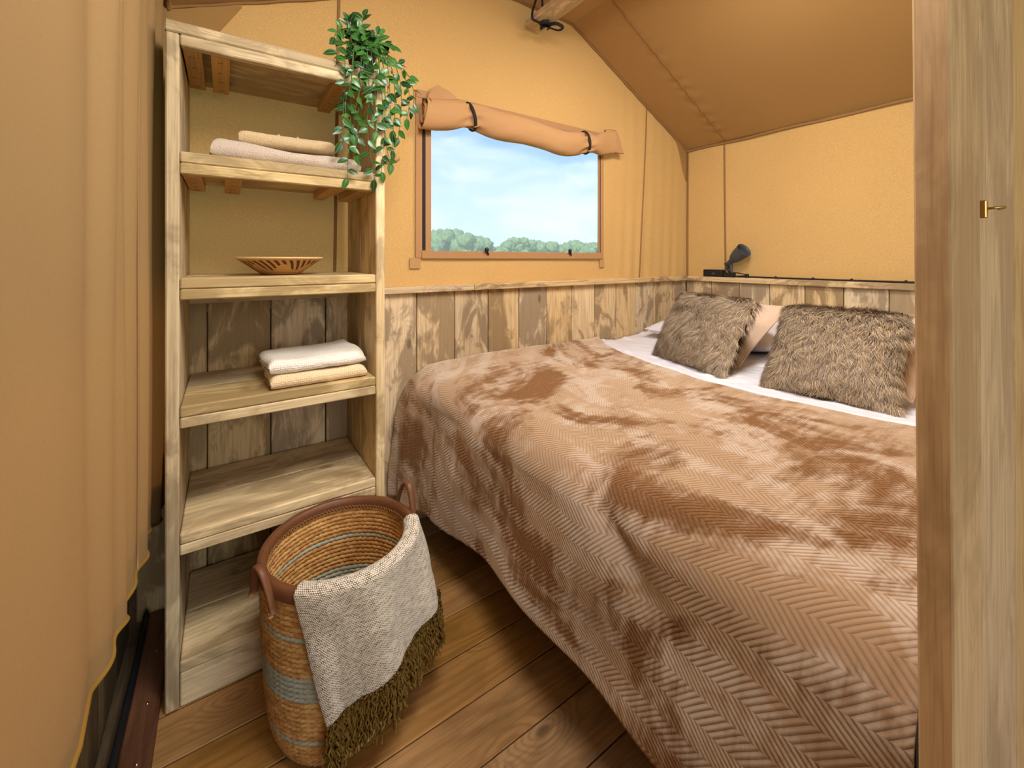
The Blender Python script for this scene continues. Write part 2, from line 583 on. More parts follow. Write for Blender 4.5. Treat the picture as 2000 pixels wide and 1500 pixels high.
def vnoise(x, y, z=0.0, s=1.0):
    return mnoise.noise(Vector((x * s, y * s, z * s)))


def nfield(A, B, s, seed=0.0, oct=2):
    """smooth noise over arrays"""
    out = np.zeros(A.shape)
    it = np.nditer(A, flags=['multi_index'])
    for _ in it:
        i = it.multi_index
        v = 0
        amp = 1
        sc = s
        for o in range(oct):
            v += amp * mnoise.noise(Vector((A[i] * sc, B[i] * sc, seed + o * 7.7)))
            amp *= 0.5
            sc *= 2.1
        out[i] = v
    return out


# =================================================================== SETTING
YB, XR, XL = 1.84, 2.82, -0.165          # canvas planes: gable wall, bed-head wall, curtain side
EZ_L, EZ_R, RZ = 2.045, 1.99, 2.572       # eaves and the flat ridge
RX0, RX1 = 1.12, 1.68


def roof_z(x):
    if x < RX0:
        return EZ_L + (x - XL) * (RZ - EZ_L) / (RX0 - XL)
    if x > RX1:
        return RZ + (x - RX1) * (EZ_R - RZ) / (XR - RX1)
    return RZ


# ---- floor
floor = tag(empty('floor', (1.2, 0.5, 0)), 'brown wooden plank floor', kind='structure')
y = 0.993 - 0.14 * 24
while y < 1.83:
    y1 = min(y + 0.14, 1.83)
    dz = random.uniform(-0.0012, 0.0)
    box('plank', (-0.165, 2.82), (y + 0.0016, y1 - 0.0016), (-0.028 + dz, dz), M_FLOOR, floor, 0.0025)
    y += 0.14
box('subfloor', (-0.3, 2.9), (-2.4, 1.9), (-0.06, -0.03), M_DARK, floor, 0)

# ---- gable wall at the back: canvas above, planks below
wall_back = tag(empty('wall_back', (1.3, YB, 0)), 'ochre canvas gable wall above a wood plank dado', kind='structure')
WX0, WX1, WZ0, WZ1 = 0.79, 1.896, 1.226, 1.945
xs = sorted(set(list(np.linspace(XL, WX0, 22)) + list(np.linspace(WX0, WX1, 24)) + list(np.linspace(WX1, XR, 48))))
zt = sorted(set(list(np.linspace(0, 1, 26))))


def wall_y(x, z):
    # soft vertical folds in the loose part right of the window
    w = 0
    k = float(smooth01((x - 1.95) / 0.25) * smooth01((2.8 - x) / 0.2))
    f = float(smooth01((1.75 - z) / 0.6))
    w += k * (0.3 + 0.7 * f) * 0.0075 * math.sin(x * 62 + 1.5 * math.sin(z * 2.3)) * (0.6 + 0.6 * vnoise(x * 5, z * 1.2, 3))
    w += 0.004 * vnoise(x * 2.2, z * 1.5, 9)
    return YB + w * 1.0 + 0.006 * 0


V, F, idx = [], [], {}
zs_low = [1.0, 1.06, 1.12, 1.18, WZ0] + list(np.linspace(WZ0, WZ1, 10))[1:]
for i, x in enumerate(xs):
    top = roof_z(x)
    zz = zs_low + [WZ1 + (top - WZ1) * t for t in np.linspace(0, 1, 8)[1:]]
    for j, z in enumerate(zz):
        idx[(i, j)] = len(V)
        V.append((x, wall_y(x, z), z))
nz = len(zz)
for i in range(len(xs) - 1):
    for j in range(nz - 1):
        xm = (xs[i] + xs[i + 1]) / 2
        zm = (zs_low + [9] * 9)[j] if j < len(zs_low) else 9
        if WX0 < xm < WX1 and j + 1 < len(zs_low) and zs_low[j] >= WZ0 - 1e-6:
            continue
        F.append((idx[(i, j)], idx[(i + 1, j)], idx[(i + 1, j + 1)], idx[(i, j + 1)]))
mobj('canvas', V, F, M_CANVAS, wall_back)


def seam_on_back(pts, w=0.009, mat=M_SEAM, name='seam', th=0.004):
    V, F = [], []
    n = len(pts)
    for k, (x, z) in enumerate(pts):
        yy = wall_y(x, z)
        V += [(x - w / 2, yy - 0.0005, z), (x - w / 2, yy - th, z), (x + w / 2, yy - th, z), (x + w / 2, yy - 0.0005, z)]
    F = [(a * 4 + k, a * 4 + k + 1, a * 4 + k + 5, a * 4 + k + 4) for a in range(n - 1) for k in range(3)]
    return mobj(name, V, F, mat, wall_back)


seam_on_back([(0.372 + 0.016 * (z - 1.16) / 1.1, z) for z in np.linspace(1.0, roof_z(0.388) - 0.01, 12)], 0.012)
seam_on_back([(2.28 + 0.09 * (z - 1.07) / 1.19, z) for z in np.linspace(1.0, roof_z(2.36) - 0.01, 14)])

# corner reinforcement patches
for pts in ([(XL, 2.03), (XL, 1.80), (-0.10, 1.92), (-0.018, 2.005), (0.05, 2.115), (0.05, roof_z(0.05) - 0.003)],
            [(2.66, roof_z(2.66) - 0.004), (2.70, 2.03), (2.735, 1.95), (2.765, 1.86), (2.80, 1.78), (XR, 1.76), (XR, 1.985)]):
    V = [(x, wall_y(x, z) - 0.006, z) for x, z in pts] + [(x, wall_y(x, z) + 0.004, z) for x, z in pts]
    n = len(pts)
    F = [tuple(range(n)), tuple(range(2 * n - 1, n - 1, -1))] + [(k, (k + 1) % n, n + (k + 1) % n, n + k) for k in range(n)]
    mobj('corner_patch', V, F, M_ROOF, wall_back, False)

px = [-0.242, -0.052, 0.142, 0.334, 0.526, 0.719, 0.91, 1.099, 1.289, 1.478, 1.665, 1.852, 2.043, 2.229, 2.415, 2.605, 2.785]
for a, b in zip(px[:-1], px[1:]):
    d = random.uniform(-0.0015, 0.0015)
    box('plank', (a + 0.002, b - 0.002), (1.82 + d, 1.84 + d), (0.0, 1.04), M_PANEL, wall_back, 0.0035)
box('backing_board', (-0.24, 2.84), (1.845, 1.86), (0.0, 1.04), M_DARK, wall_back, 0)
trim_1 = tag(empty('trim_1', (1.2, 1.81, 1.05)), 'weathered wooden rail capping the dado below the window', kind='structure')
box('rail_plank', (-0.20, 1.003), (1.792, 1.87), (1.036, 1.066), M_PANEL, trim_1, 0.003, 0.0006)
box('rail_plank', (1.005, 2.762), (1.790, 1.87), (1.037, 1.068), M_PANEL, trim_1, 0.003, 0.0006)

# ---- bed-head wall on the right
wall_right = tag(empty('wall_right', (XR, 0.9, 0)), 'ochre canvas side wall above a wood plank dado behind the bed', kind='structure')


def wallr_x(y, z):
    return XR + 0.007 * math.sin(y * 9 + z * 1.2) * 0.5 + 0.008 * vnoise(y * 2.5 + z * 0.7, z * 0.5, 4)


ys = np.linspace(-2.4, YB, 80)
zs = np.linspace(1.0, EZ_R, 20)
V = [(wallr_x(yy, zz), yy, zz) for yy in ys for zz in zs]
mobj('canvas', V, grid_faces(len(ys), len(zs)), M_CANVAS, wall_right)


def seam_on_right(y0, y1, w=0.011):
    V = []
    for z in np.linspace(1.0, EZ_R - 0.01, 14):
        yy = y0 + (y1 - y0) * (z - 1.0)
        x = wallr_x(yy, z)
        V += [(x - 0.0005, yy - w / 2, z), (x - 0.004, yy - w / 2, z), (x - 0.004, yy + w / 2, z), (x - 0.0005, yy + w / 2, z)]
    F = [(a * 4 + k, a * 4 + k + 1, a * 4 + k + 5, a * 4 + k + 4) for a in range(13) for k in range(3)]
    mobj('seam', V, F, M_SEAM, wall_right)


seam_on_right(1.545, 1.55)
seam_on_right(1.825, 1.825, 0.014)
py = [1.815, 1.624, 1.434, 1.249, 1.057, 0.871, 0.681, 0.49, 0.30, 0.11, -0.08] + [-0.27 - 0.19 * k for k in range(12)]
for b, a in zip(py[:-1], py[1:]):
    d = random.uniform(-0.0015, 0.0015)
    box('plank', (2.782 + d, 2.802 + d), (a + 0.002, b - 0.002), (0.0, 1.04), M_PANEL, wall_right, 0.0035)
box('backing_board', (2.806, 2.84), (-2.4, 1.86), (0.0, 1.04), M_DARK, wall_right, 0)
trim_2 = tag(empty('trim_2', (2.8, 0.8, 1.05)), 'weathered wooden rail capping the dado behind the cushions', kind='structure')
box('rail_plank', (2.757, 2.85), (-0.5, 1.79), (1.036, 1.069), M_PANEL, trim_2, 0.003, 0.0006)

# ---- curtain side on the left
wall_left = tag(empty('wall_left', (XL, 0.8, 0)), 'tan canvas curtain wall hanging beside the shelving unit', kind='structure')


def curt_x(yy, z):
    t = float(smooth01((yy - 0.75) / 0.4))
    t2 = float(smooth01((yy - 0.2) / 0.8))
    up = float(smooth01((z - 0.2) / 1.0))
    f = 0.009 * t * math.sin(yy * 52 + 0.9 * math.sin(z * 1.7)) + 0.009 * t2 * math.sin(yy * 24 + z * 0.7 + 1.0) + 0.010 * t * vnoise(yy * 17, z * 0.5, 8.8)
    f += 0.012 * vnoise(yy * 1.8, z * 0.9, 5.5)
    v = XL - 0.004 + f * (0.55 + 0.45 * up)
    return min(v, -0.136 + 0.3 * (max(0.0, 1.30 - yy)))


def curt_bottom(yy):
    return float(np.interp(yy, [0.3, 0.8, 1.43, 1.6, 1.72, 1.82], [0.52, 0.505, 0.465, 0.42, 0.40, 0.385])) + 0.008 * math.sin(yy * 9) + 0.007 * math.sin(yy * 31)


ys = np.concatenate([np.linspace(-2.4, 0.9, 40), np.linspace(0.92, 1.82, 110)])
V = []
for yy in ys:
    b = curt_bottom(yy)
    for t in np.linspace(0, 1, 40):
        z = b + (EZ_L - b) * t
        V.append((curt_x(yy, z), yy, z))
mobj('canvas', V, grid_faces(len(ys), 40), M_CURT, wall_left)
V, F = tube_geo([(curt_x(yy, curt_bottom(yy)), yy, curt_bottom(yy)) for yy in ys[20:]], 0.0045, 6)
mobj('edge_binding', V, F, M_PIPE, wall_left)
V, F = tube_geo([(curt_x(1.28, z) + 0.002, 1.28, z) for z in np.linspace(curt_bottom(1.28), 2.0, 40)], 0.0022, 5)
mobj('seam', V, F, M_CURT, wall_left)
yy = 1.80
while yy > -2.3:
    box('plank', (-0.275, -0.255), (yy - 0.188, yy - 0.002), (-0.02, 0.62), M_DARK, wall_left, 0.002)
    yy -= 0.19

box('outer_board', (-0.30, -0.28), (-2.4, 1.87), (-0.05, 0.60), M_DARK, wall_left, 0)
box('corner_board', (-0.30, -0.20), (1.842, 1.87), (-0.05, 1.04), M_DARK, wall_left, 0)

# kick board and black strip on the floor at the left
bb = tag(empty('baseboard_left', (-0.2, 0.8, 0)), 'red brown timber sill along the floor under the curtain', kind='structure')
box('sill_board', (-0.205, -0.142), (0.95, 1.8), (-0.02, 0.030), M_RED, bb, 0.004)
box('sill_board', (-0.207, -0.145), (-0.6, 0.946), (-0.02, 0.030), M_RED, bb, 0.004)
for yy in (1.62, 1.44, 1.28, 1.1):
    V, F = lathe_geo([(0.0, 0.0025), (0.003, 0.002), (0.0042, 0.0)], 10)
    o = mobj('screw_head', [(a - 0.168, b + yy, c + 0.030) for a, b, c in V], F, M_STEEL, bb)
pts = [(-0.213 + 0.006 * math.sin(t * 5), t, 0.042 + 0.004 * math.sin(t * 9)) for t in np.linspace(-0.5, 1.78, 60)]
V, F = tube_geo(pts, 0.012, 8, flat=(0.7, 1.2))
strip = mobj('rubber_strip', V, F, M_BLACK)
tag(strip, 'flat black rubber strip lying along the red brown floor sill', 'strip')
V, F = lathe_geo([(0, 0.016), (0.006, 0.015), (0.009, 0.009), (0.006, 0.004), (0.006, 0.0)], 12)
mobj('strip_button', [(a - 0.192, b + 1.245, c + 0.045) for a, b, c in V], F, M_BLACK, strip)

# ---- roof canvas
ceiling = tag(empty('ceiling', (1.3, 0.6, RZ)), 'brown canvas tent roof', kind='structure')


def sag(x, yy):
    e = min(abs(x - XL), abs(XR - x)) / 1.5
    s = 0.012 * math.sin(max(0, min(1, e)) * math.pi)
    d = 0.006 * vnoise(x * 2.3, yy * 2.3, 2.2)
    # puckers along the seam
    k = math.exp(-((yy - 1.535) / 0.05) ** 2)
    d += k * 0.004 * math.sin(x * 70 + 6 * vnoise(x * 4, yy * 3))
    return d * min(1.0, (YB - yy) * 12) - s * min(1.0, (YB - yy) * 3) * 0.5


for nm, x0, x1, nx in (('roof_slope', XL, RX0, 34), ('roof_ridge', RX0, RX1, 8), ('roof_slope', RX1, XR, 90)):
    xs2 = np.linspace(x0, x1, nx)
    ys2 = np.concatenate([np.linspace(-2.4, 1.3, 30), np.linspace(1.32, YB + 0.01, 30)])
    V = [(x, yy, roof_z(x) + (0 if nm == 'roof_ridge' else sag(x, yy) * (1 if x0 < x < x1 else 0))) for x in xs2 for yy in ys2]
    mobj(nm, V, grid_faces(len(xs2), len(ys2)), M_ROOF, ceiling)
# roof seam 0.3 m from the gable, and edge piping on the wall line
for x0, x1, nx in ((RX1, XR, 60),):
    P = [(x, 1.535, roof_z(x) + sag(x, 1.535) * (1 if x0 < x < x1 else 0) - 0.002) for x in np.linspace(x0, x1, nx)]
    V, F = tube_geo(P, 0.0042, 6)
    mobj('seam', V, F, M_SEAM, ceiling)
for xa, xb in ((XL, RX0), (RX0, RX1), (RX1, XR)):
    P = [(x, YB - 0.006, roof_z(x) - 0.005 + 0.0015 * math.sin(x * 40)) for x in np.linspace(xa, xb, 40)]
    V, F = tube_geo(P, 0.006, 6)
    mobj('edge_piping', V, F, M_SEAM, ceiling)
for xx, ez, sgn in ((XR, EZ_R, -1), (XL, EZ_L, 1)):
    P = [(xx + sgn * 0.008, yy, ez - 0.008 + 0.003 * math.sin(yy * 12)) for yy in np.linspace(-0.6, YB - 0.02, 50)]
    V, F = tube_geo(P, 0.009, 6)
    mobj('edge_piping', V, F, M_SEAM, ceiling)

# added eave out of view, ragged edge shaped to shade the curtain side
V = []
for yy in np.linspace(-2.4, 2.3, 120):
    w = 0.80 + 0.10 * vnoise(yy * 2.1, 3.3, 0) + 0.07 * vnoise(yy * 6.5, 1.3, 0)
    for q in (0, 0.5, 1.0):
        V.append((XL - w * q, yy, EZ_L - 0.38 * w * q))
mobj('shading_eave', V, grid_faces(120, 3), M_ROOF, ceiling)

# ---- ridge board and its cord
beam = tag(empty('ridge_beam', (1.365, 0.6, 2.44)), 'flat wooden ridge board under the tent roof', kind='structure')
box('beam_plank', (1.31, 1.42), (-0.5, 1.795), (2.424, 2.455), M_SHELF, beam, 0.004)
cord = tag(empty('tie_cord', (1.36, 1.72, 2.42)), 'black cord tied in a bow around the end of the ridge board', 'cord')
P = [(1.335, 1.72, 2.565), (1.322, 1.72, 2.52), (1.303, 1.722, 2.46), (1.304, 1.722, 2.425), (1.335, 1.72, 2.417), (1.37, 1.715, 2.416), (1.40, 1.71, 2.417), (1.428, 1.712, 2.43), (1.43, 1.715, 2.458), (1.39, 1.715, 2.462), (1.36, 1.71, 2.50), (1.352, 1.70, 2.565)]


def smooth_path(P, n=60):
    P = np.asarray(P, dtype=float)
    m = len(P)
    out = []
    for t in np.linspace(0, m - 1.0001, n):
        i = int(t)
        f = t - i
        p0, p1, p2, p3 = P[max(i - 1, 0)], P[i], P[min(i + 1, m - 1)], P[min(i + 2, m - 1)]
        out.append(0.5 * ((2 * p1) + (-p0 + p2) * f + (2 * p0 - 5 * p1 + 4 * p2 - p3) * f * f + (-p0 + 3 * p1 - 3 * p2 + p3) * f ** 3))
    return np.array(out)


V, F = tube_geo(smooth_path(P, 70), 0.0055, 7)
mobj('loop_cord', V, F, M_STRAP, cord)
for pts in ([(1.385, 1.70, 2.412), (1.36, 1.66, 2.398), (1.325, 1.66, 2.388), (1.335, 1.70, 2.395), (1.38, 1.71, 2.41)],
            [(1.385, 1.71, 2.412), (1.415, 1.665, 2.408), (1.445, 1.65, 2.392), (1.44, 1.68, 2.388), (1.39, 1.715, 2.408)],
            [(1.385, 1.71, 2.412), (1.355, 1.70, 2.39), (1.335, 1.695, 2.372)],
            [(1.385, 1.71, 2.412), (1.39, 1.69, 2.395), (1.375, 1.685, 2.376)]):
    V, F = tube_geo(smooth_path(pts, 24), 0.0095, 6, flat=(0.45, 1.0))
    mobj('bow_loop', V, F, M_STRAP, cord)

# ---- doorway jamb boards at the right of the camera
wall_front = tag(empty('wall_front', (0.63, 0.118, 1.187)), 'weathered board partition at the doorway edge', kind='structure')
jx = [(0.630, 0.787), (0.793, 1.085), (1.09, 1.26), (1.264, 1.46), (1.464, 1.66), (1.664, 1.86), (1.864, 2.06)]
for k, (a, b) in enumerate(jx):
    o = box('jamb_board' if k == 0 else 'plank', (a, b), (0.104 if k == 0 else 0.106, 0.133), (0.0, 2.30), M_JAMB, wall_front, 0.002)
wall_front.rotation_euler = (0, -0.03, 0)
hook = empty('latch', (0.79, 0.1, 1.25))
hook.parent = wall_front
hook.location = (0.80 - 0.63, 0.104 - 0.118, 1.247 - 1.187)
box('latch_plate', (0.787, 0.800), (0.099, 0.106), (1.2345, 1.2565), M_BRASS, hook, 0.001)
for z in (1.2395, 1.2525):
    V, F = lathe_geo([(0, 0.004), (0.003, 0.0035), (0.005, 0.0)], 10)
    mobj('latch_screw', [(0.812 + a * 0.7, 0.105 - c, z + b * 0.7) for a, b, c in V], F, M_BRASS, hook)
V, F = tube_geo(smooth_path([(0.80, 0.102, 1.2465), (0.803, 0.094, 1.247), (0.812, 0.088, 1.248), (0.824, 0.088, 1.2475), (0.832, 0.094, 1.2465)], 16), 0.0016, 7)
mobj('latch_hook', V, F, M_BRASS, hook)

# =================================================================== WINDOW
win = tag(empty('window_1', (1.34, YB, 1.22)), 'mesh tent window with brown tape frame and rolled up cover', kind='structure')
yw = YB - 0.008


def band(name, x, z, mat=M_BAND, th=0.005, y=yw):
    return box(name, x, (y - th, y), z, mat, win, 0.001)


band('frame_tape', (0.717, 0.748), (1.194, 1.96))
band('frame_tape', (0.764, 0.792), (1.194, 1.96))
band('zipper', (0.750, 0.762), (1.232, 1.93), M_STRAP, 0.006)
band('frame_tape', (1.890, 1.902), (1.194, 1.96))
band('frame_tape', (1.909, 1.935), (1.194, 1.96))
band('zipper', (1.9035, 1.9075), (1.232, 1.93), M_STRAP, 0.006)
band('frame_tape', (0.745, 1.915), (1.192, 1.228), y=yw - 0.004)
band('frame_tape', (0.72, 1.93), (1.93, 1.965), y=yw - 0.003)
band('corner_square', (0.690, 0.741), (1.146, 1.196), M_ROLL, 0.003)
band('corner_square', (1.905, 1.944), (1.140, 1.186), M_ROLL, 0.003)
# screen with soft vertical slack
nx, nzp = 60, 10
V = []
for x in np.linspace(WX0, WX1, nx):
    for z in np.linspace(WZ0, WZ1, nzp):
        V.append((x, YB + 0.003 + 0.004 * math.sin(x * 36 + 0.6 * math.sin(z * 5)) * float(smooth01((x - 1.1) / 0.4)), z))
mobj('mesh_screen', V, grid_faces(nx, nzp), M_MESH, win)
for x in (1.085, 1.645):
    V, F = lathe_geo([(0, 0.010), (0.008, 0.009), (0.0115, 0.004), (0.0115, -0.004), (0.007, -0.009), (0, -0.010)], 14)
    tg = mobj('toggle', [(x + a, yw - 0.018 + c * 0.8, 1.236 + b * 1.1) for a, b, c in V], F, M_BLACK, win)
    V, F = tube_geo(smooth_path([(x, yw - 0.014, 1.232), (x + 0.006, yw - 0.016, 1.222), (x + 0.014, yw - 0.012, 1.212)], 8), 0.005, 6)
    mobj('toggle_tail', V, F, M_BLACK, tg)

# rolled cover
roll = tag(empty('rolled_window_cover', (1.36, 1.80, 1.86)), 'rolled up brown canvas cover strapped above the window', 'window cover')
nS, nA = 150, 40
S = np.linspace(0, 1, nS)
V, F = [], []
for s in S:
    x = 0.735 + 1.25 * s
    tie = math.exp(-((x - 0.975) / 0.05) ** 2) + math.exp(-((x - 1.735) / 0.045) ** 2)
    c = 1.862 - 0.016 * math.cos((x - 0.975) / (1.735 - 0.975) * 2 * math.pi) * 0 + 0.020 * math.exp(-((x - 0.97) / 0.1) ** 2) + 0.012 * math.exp(-((x - 1.78) / 0.12) ** 2)
    c -= 0.022 * math.exp(-((x - 1.56) / 0.13) ** 2) + 0.018 * math.exp(-((x - 0.74) / 0.12) ** 2)
    c += 0.05 * float(smooth01((x - 1.80) / 0.2))
    rz = 0.070 * (1 - 0.22 * tie) + 0.006 * vnoise(x * 4, 3)
    ry = 0.046 * (1 - 0.28 * tie)
    if x > 1.76:
        k = float(smooth01((x - 1.76) / 0.2))
        rz *= 1 - 0.25 * math.exp(-((x - 1.81) / 0.04) ** 2)
        ry *= 1 - 0.65 * k
    for k in range(nA):
        a = 2 * math.pi * k / nA
        wr = 1 + 0.17 * tie * math.sin(7 * a + x * 30) + 0.035 * math.sin(3 * a + 9 * vnoise(x * 3.0, 1.1)) * (0.3 + tie) + 0.03 * vnoise(math.cos(a) * 2, math.sin(a) * 2, x * 6) + 0.05 * vnoise(math.cos(a) * 1.5 + x * 9, math.sin(a) * 1.5, x * 2)
        V.append((x + 0.012 * math.sin(a) * (1 if s < 0.02 else 0), 1.786 + ry * math.cos(a) * wr, c + rz * math.sin(a) * wr))
F = grid_faces(nS, nA, False, True)
# spiral layers inside the open left end
ro = mobj('canvas_roll', V, F, M_ROLL, roll)
sp = []
cz = 1.862 - 0.018
for k in range(70):
    a = -0.6 + k * 0.17
    q = 0.84 - 0.55 * k / 70
    sp.append((1.786 + 0.044 * q * math.cos(a), cz + 0.068 * q * math.sin(a)))
V = []
for (yy, zz) in sp:
    V += [(0.732, yy, zz), (0.80, yy, zz)]
mobj('inner_layer', V, grid_faces(len(sp), 2), M_ROLL, ro)
tip = [(1.786 + 0.03 * math.cos(a) * 0.5, 1.90 + 0.06 * math.sin(a)) for a in np.linspace(0, 2 * math.pi, 20)]
# right flared end
V = []
for x, zc, h, d in ((1.93, 1.914, 0.062, 0.014), (1.99, 1.919, 0.070, 0.010), (2.035, 1.920, 0.070, 0.006), (2.050, 1.915, 0.062, 0.004)):
    for k in range(16):
        a = 2 * math.pi * k / 16
        V.append((x - 0.028 * math.sin(a), 1.79 + d * math.cos(a), zc + h * math.sin(a)))
F = grid_faces(4, 16, False, True) + [tuple(range(48, 64))]
mobj('flared_end', V, F, M_ROLL, ro)
# loose flap standing up behind the left strap
fl = [(0.765, 1.86), (0.742, 1.885), (0.778, 1.96), (0.806, 1.998), (0.86, 1.978), (0.935, 1.945), (0.97, 1.93), (1.12, 1.935), (0.96, 1.90)]
V, F = [], []
for i in range(14):
    for j in range(8):
        t, q = i / 13, j / 7
        x = 0.752 + 0.30 * t
        top = 1.925 + 0.082 * max(0.0, 1 - abs(x - 0.79) / (0.05 if x < 0.79 else 0.19)) + 0.004 * math.sin(x * 60)
        z = 1.87 + (top - 1.87) * q
        V.append((x + 0.02 * q * (1 - t), 1.815 - 0.022 * math.sin(q * 2.6) * (0.4 + math.exp(-((x - 0.86) / 0.06) ** 2)), z))
nV = len(V)
V += [(a, b + 0.003, c) for a, b, c in V]
F = grid_faces(14, 8) + [tuple(nV + q for q in reversed(f)) for f in grid_faces(14, 8)]
mobj('loose_flap', V, F, M_ROLL, ro)
for xc, zc, tilt in ((0.975, 1.875, -0.02), (1.735, 1.870, -0.012)):
    P = []
    for k in range(36):
        a = 2 * math.pi * k / 36
        P.append((xc + tilt * math.sin(a), 1.786 + 0.043 * math.cos(a), zc + 0.064 * math.sin(a)))
    V, F = tube_geo(P, 0.0085, 6, closed=True, flat=(0.5, 1.0))
    st = mobj('strap', V, F, M_STRAP, roll)
    V, F = tube_geo(smooth_path([(xc - 0.01 - tilt, 1.76, zc - 0.055), (xc + 0.02, 1.745, zc - 0.052), (xc + 0.03, 1.742, zc - 0.046)], 8), 0.004, 5)
    mobj('strap_tail', V, F, M_ROLL, st)

# =================================================================== SHELVING UNIT
sh = tag(empty('shelving_unit', (0.157, 1.61, 0.0)), 'tall open shelving unit of weathered scaffold planks', 'shelving unit')
SX0, SX1, SY0 = -0.130, 0.445, 1.411
for x0, x1 in ((SX0, SX0 + 0.030), (SX1 - 0.030, SX1)):
    for y0, y1 in ((SY0, 1.6065), (1.608, 1.806)):
        box('side_plank', (x0, x1), (y0, y1), (0.0, 1.785), M_SHELF, sh, 0.0035, 0.0005)
for y0, y1 in ((SY0, 1.6065), (1.608, 1.806)):
    box('top_plank', (SX0 - 0.001, SX1 + 0.001), (y0, y1), (1.7865, 1.817), M_SHELF, sh, 0.0035, 0.0005)
IX0, IX1 = SX0 + 0.031, SX1 - 0.031
for zt_ in (1.474, 1.138, 0.797, 0.460, 0.120):
    for y0, y1 in ((SY0 + 0.001, 1.605), (1.607, 1.804)):
        box('shelf_plank', (IX0, IX1), (y0, y1), (zt_ - 0.029, zt_), M_SHELF, sh, 0.003, 0.0005)
    if zt_ > 0.2:
        box('shelf_apron', (IX0, IX1), (SY0 + 0.001, SY0 + 0.030), (zt_ - 0.059, zt_ - 0.030), M_SHELF, sh, 0.003, 0.0005)
box('shelf_apron', (IX0, IX1), (SY0 + 0.001, SY0 + 0.030), (1.756, 1.7855), M_SHELF, sh, 0.003, 0.0005)
box('kick_board', (IX0, IX1), (SY0 + 0.003, SY0 + 0.032), (0.0, 0.090), M_SHELF, sh, 0.003, 0.0005)


def batten(x0, x1, zb):
    b = box('batten', (x0, x1), (SY0 + 0.032, 1.756), (zb, zb + 0.0285), M_PLY['y'], sh, 0.0015)
    parts = []
    for yy in np.linspace(1.485, 1.725, 4):
        for dx in (-0.004, 0.004):
            xx = (x0 + x1) / 2 + dx + random.uniform(-0.003, 0.003)
            v = [(xx - 0.003, yy - 0.0012, zb - 0.0006), (xx + 0.003, yy - 0.0012, zb - 0.0006), (xx + 0.003, yy + 0.0012, zb - 0.0006), (xx - 0.003, yy + 0.0012, zb - 0.0006)]
            v += [(a, c, zb + 0.001) for a, c, _ in v]
            parts.append((v, [(3, 2, 1, 0), (0, 1, 5, 4), (1, 2, 6, 5), (2, 3, 7, 6), (3, 0, 4, 7)]))
    V, F = join_geo(parts)
    mobj('staple', V, F, M_STAPLE, b, False)['kind'] = 'stuff'


for x0, x1 in ((-0.096, -0.054), (-0.034, 0.011), (0.292, 0.337), (0.368, 0.412)):
    batten(x0, x1, 1.757)
for x0, x1 in ((-0.097, -0.055), (-0.002, 0.042), (0.278, 0.318), (0.368, 0.412)):
    batten(x0, x1, 1.4155)
# wooden peg on the outer side
V, F = tube_geo(smooth_path([(0.446, 1.600, 1.545), (0.48, 1.602, 1.556), (0.515, 1.604, 1.566), (0.54, 1.605, 1.575), (0.553, 1.605, 1.590)], 14), [0.013] * 9 + [0.014, 0.015, 0.016, 0.017, 0.014], 10)
mobj('peg', V, F, M_PLY['x'], sh)

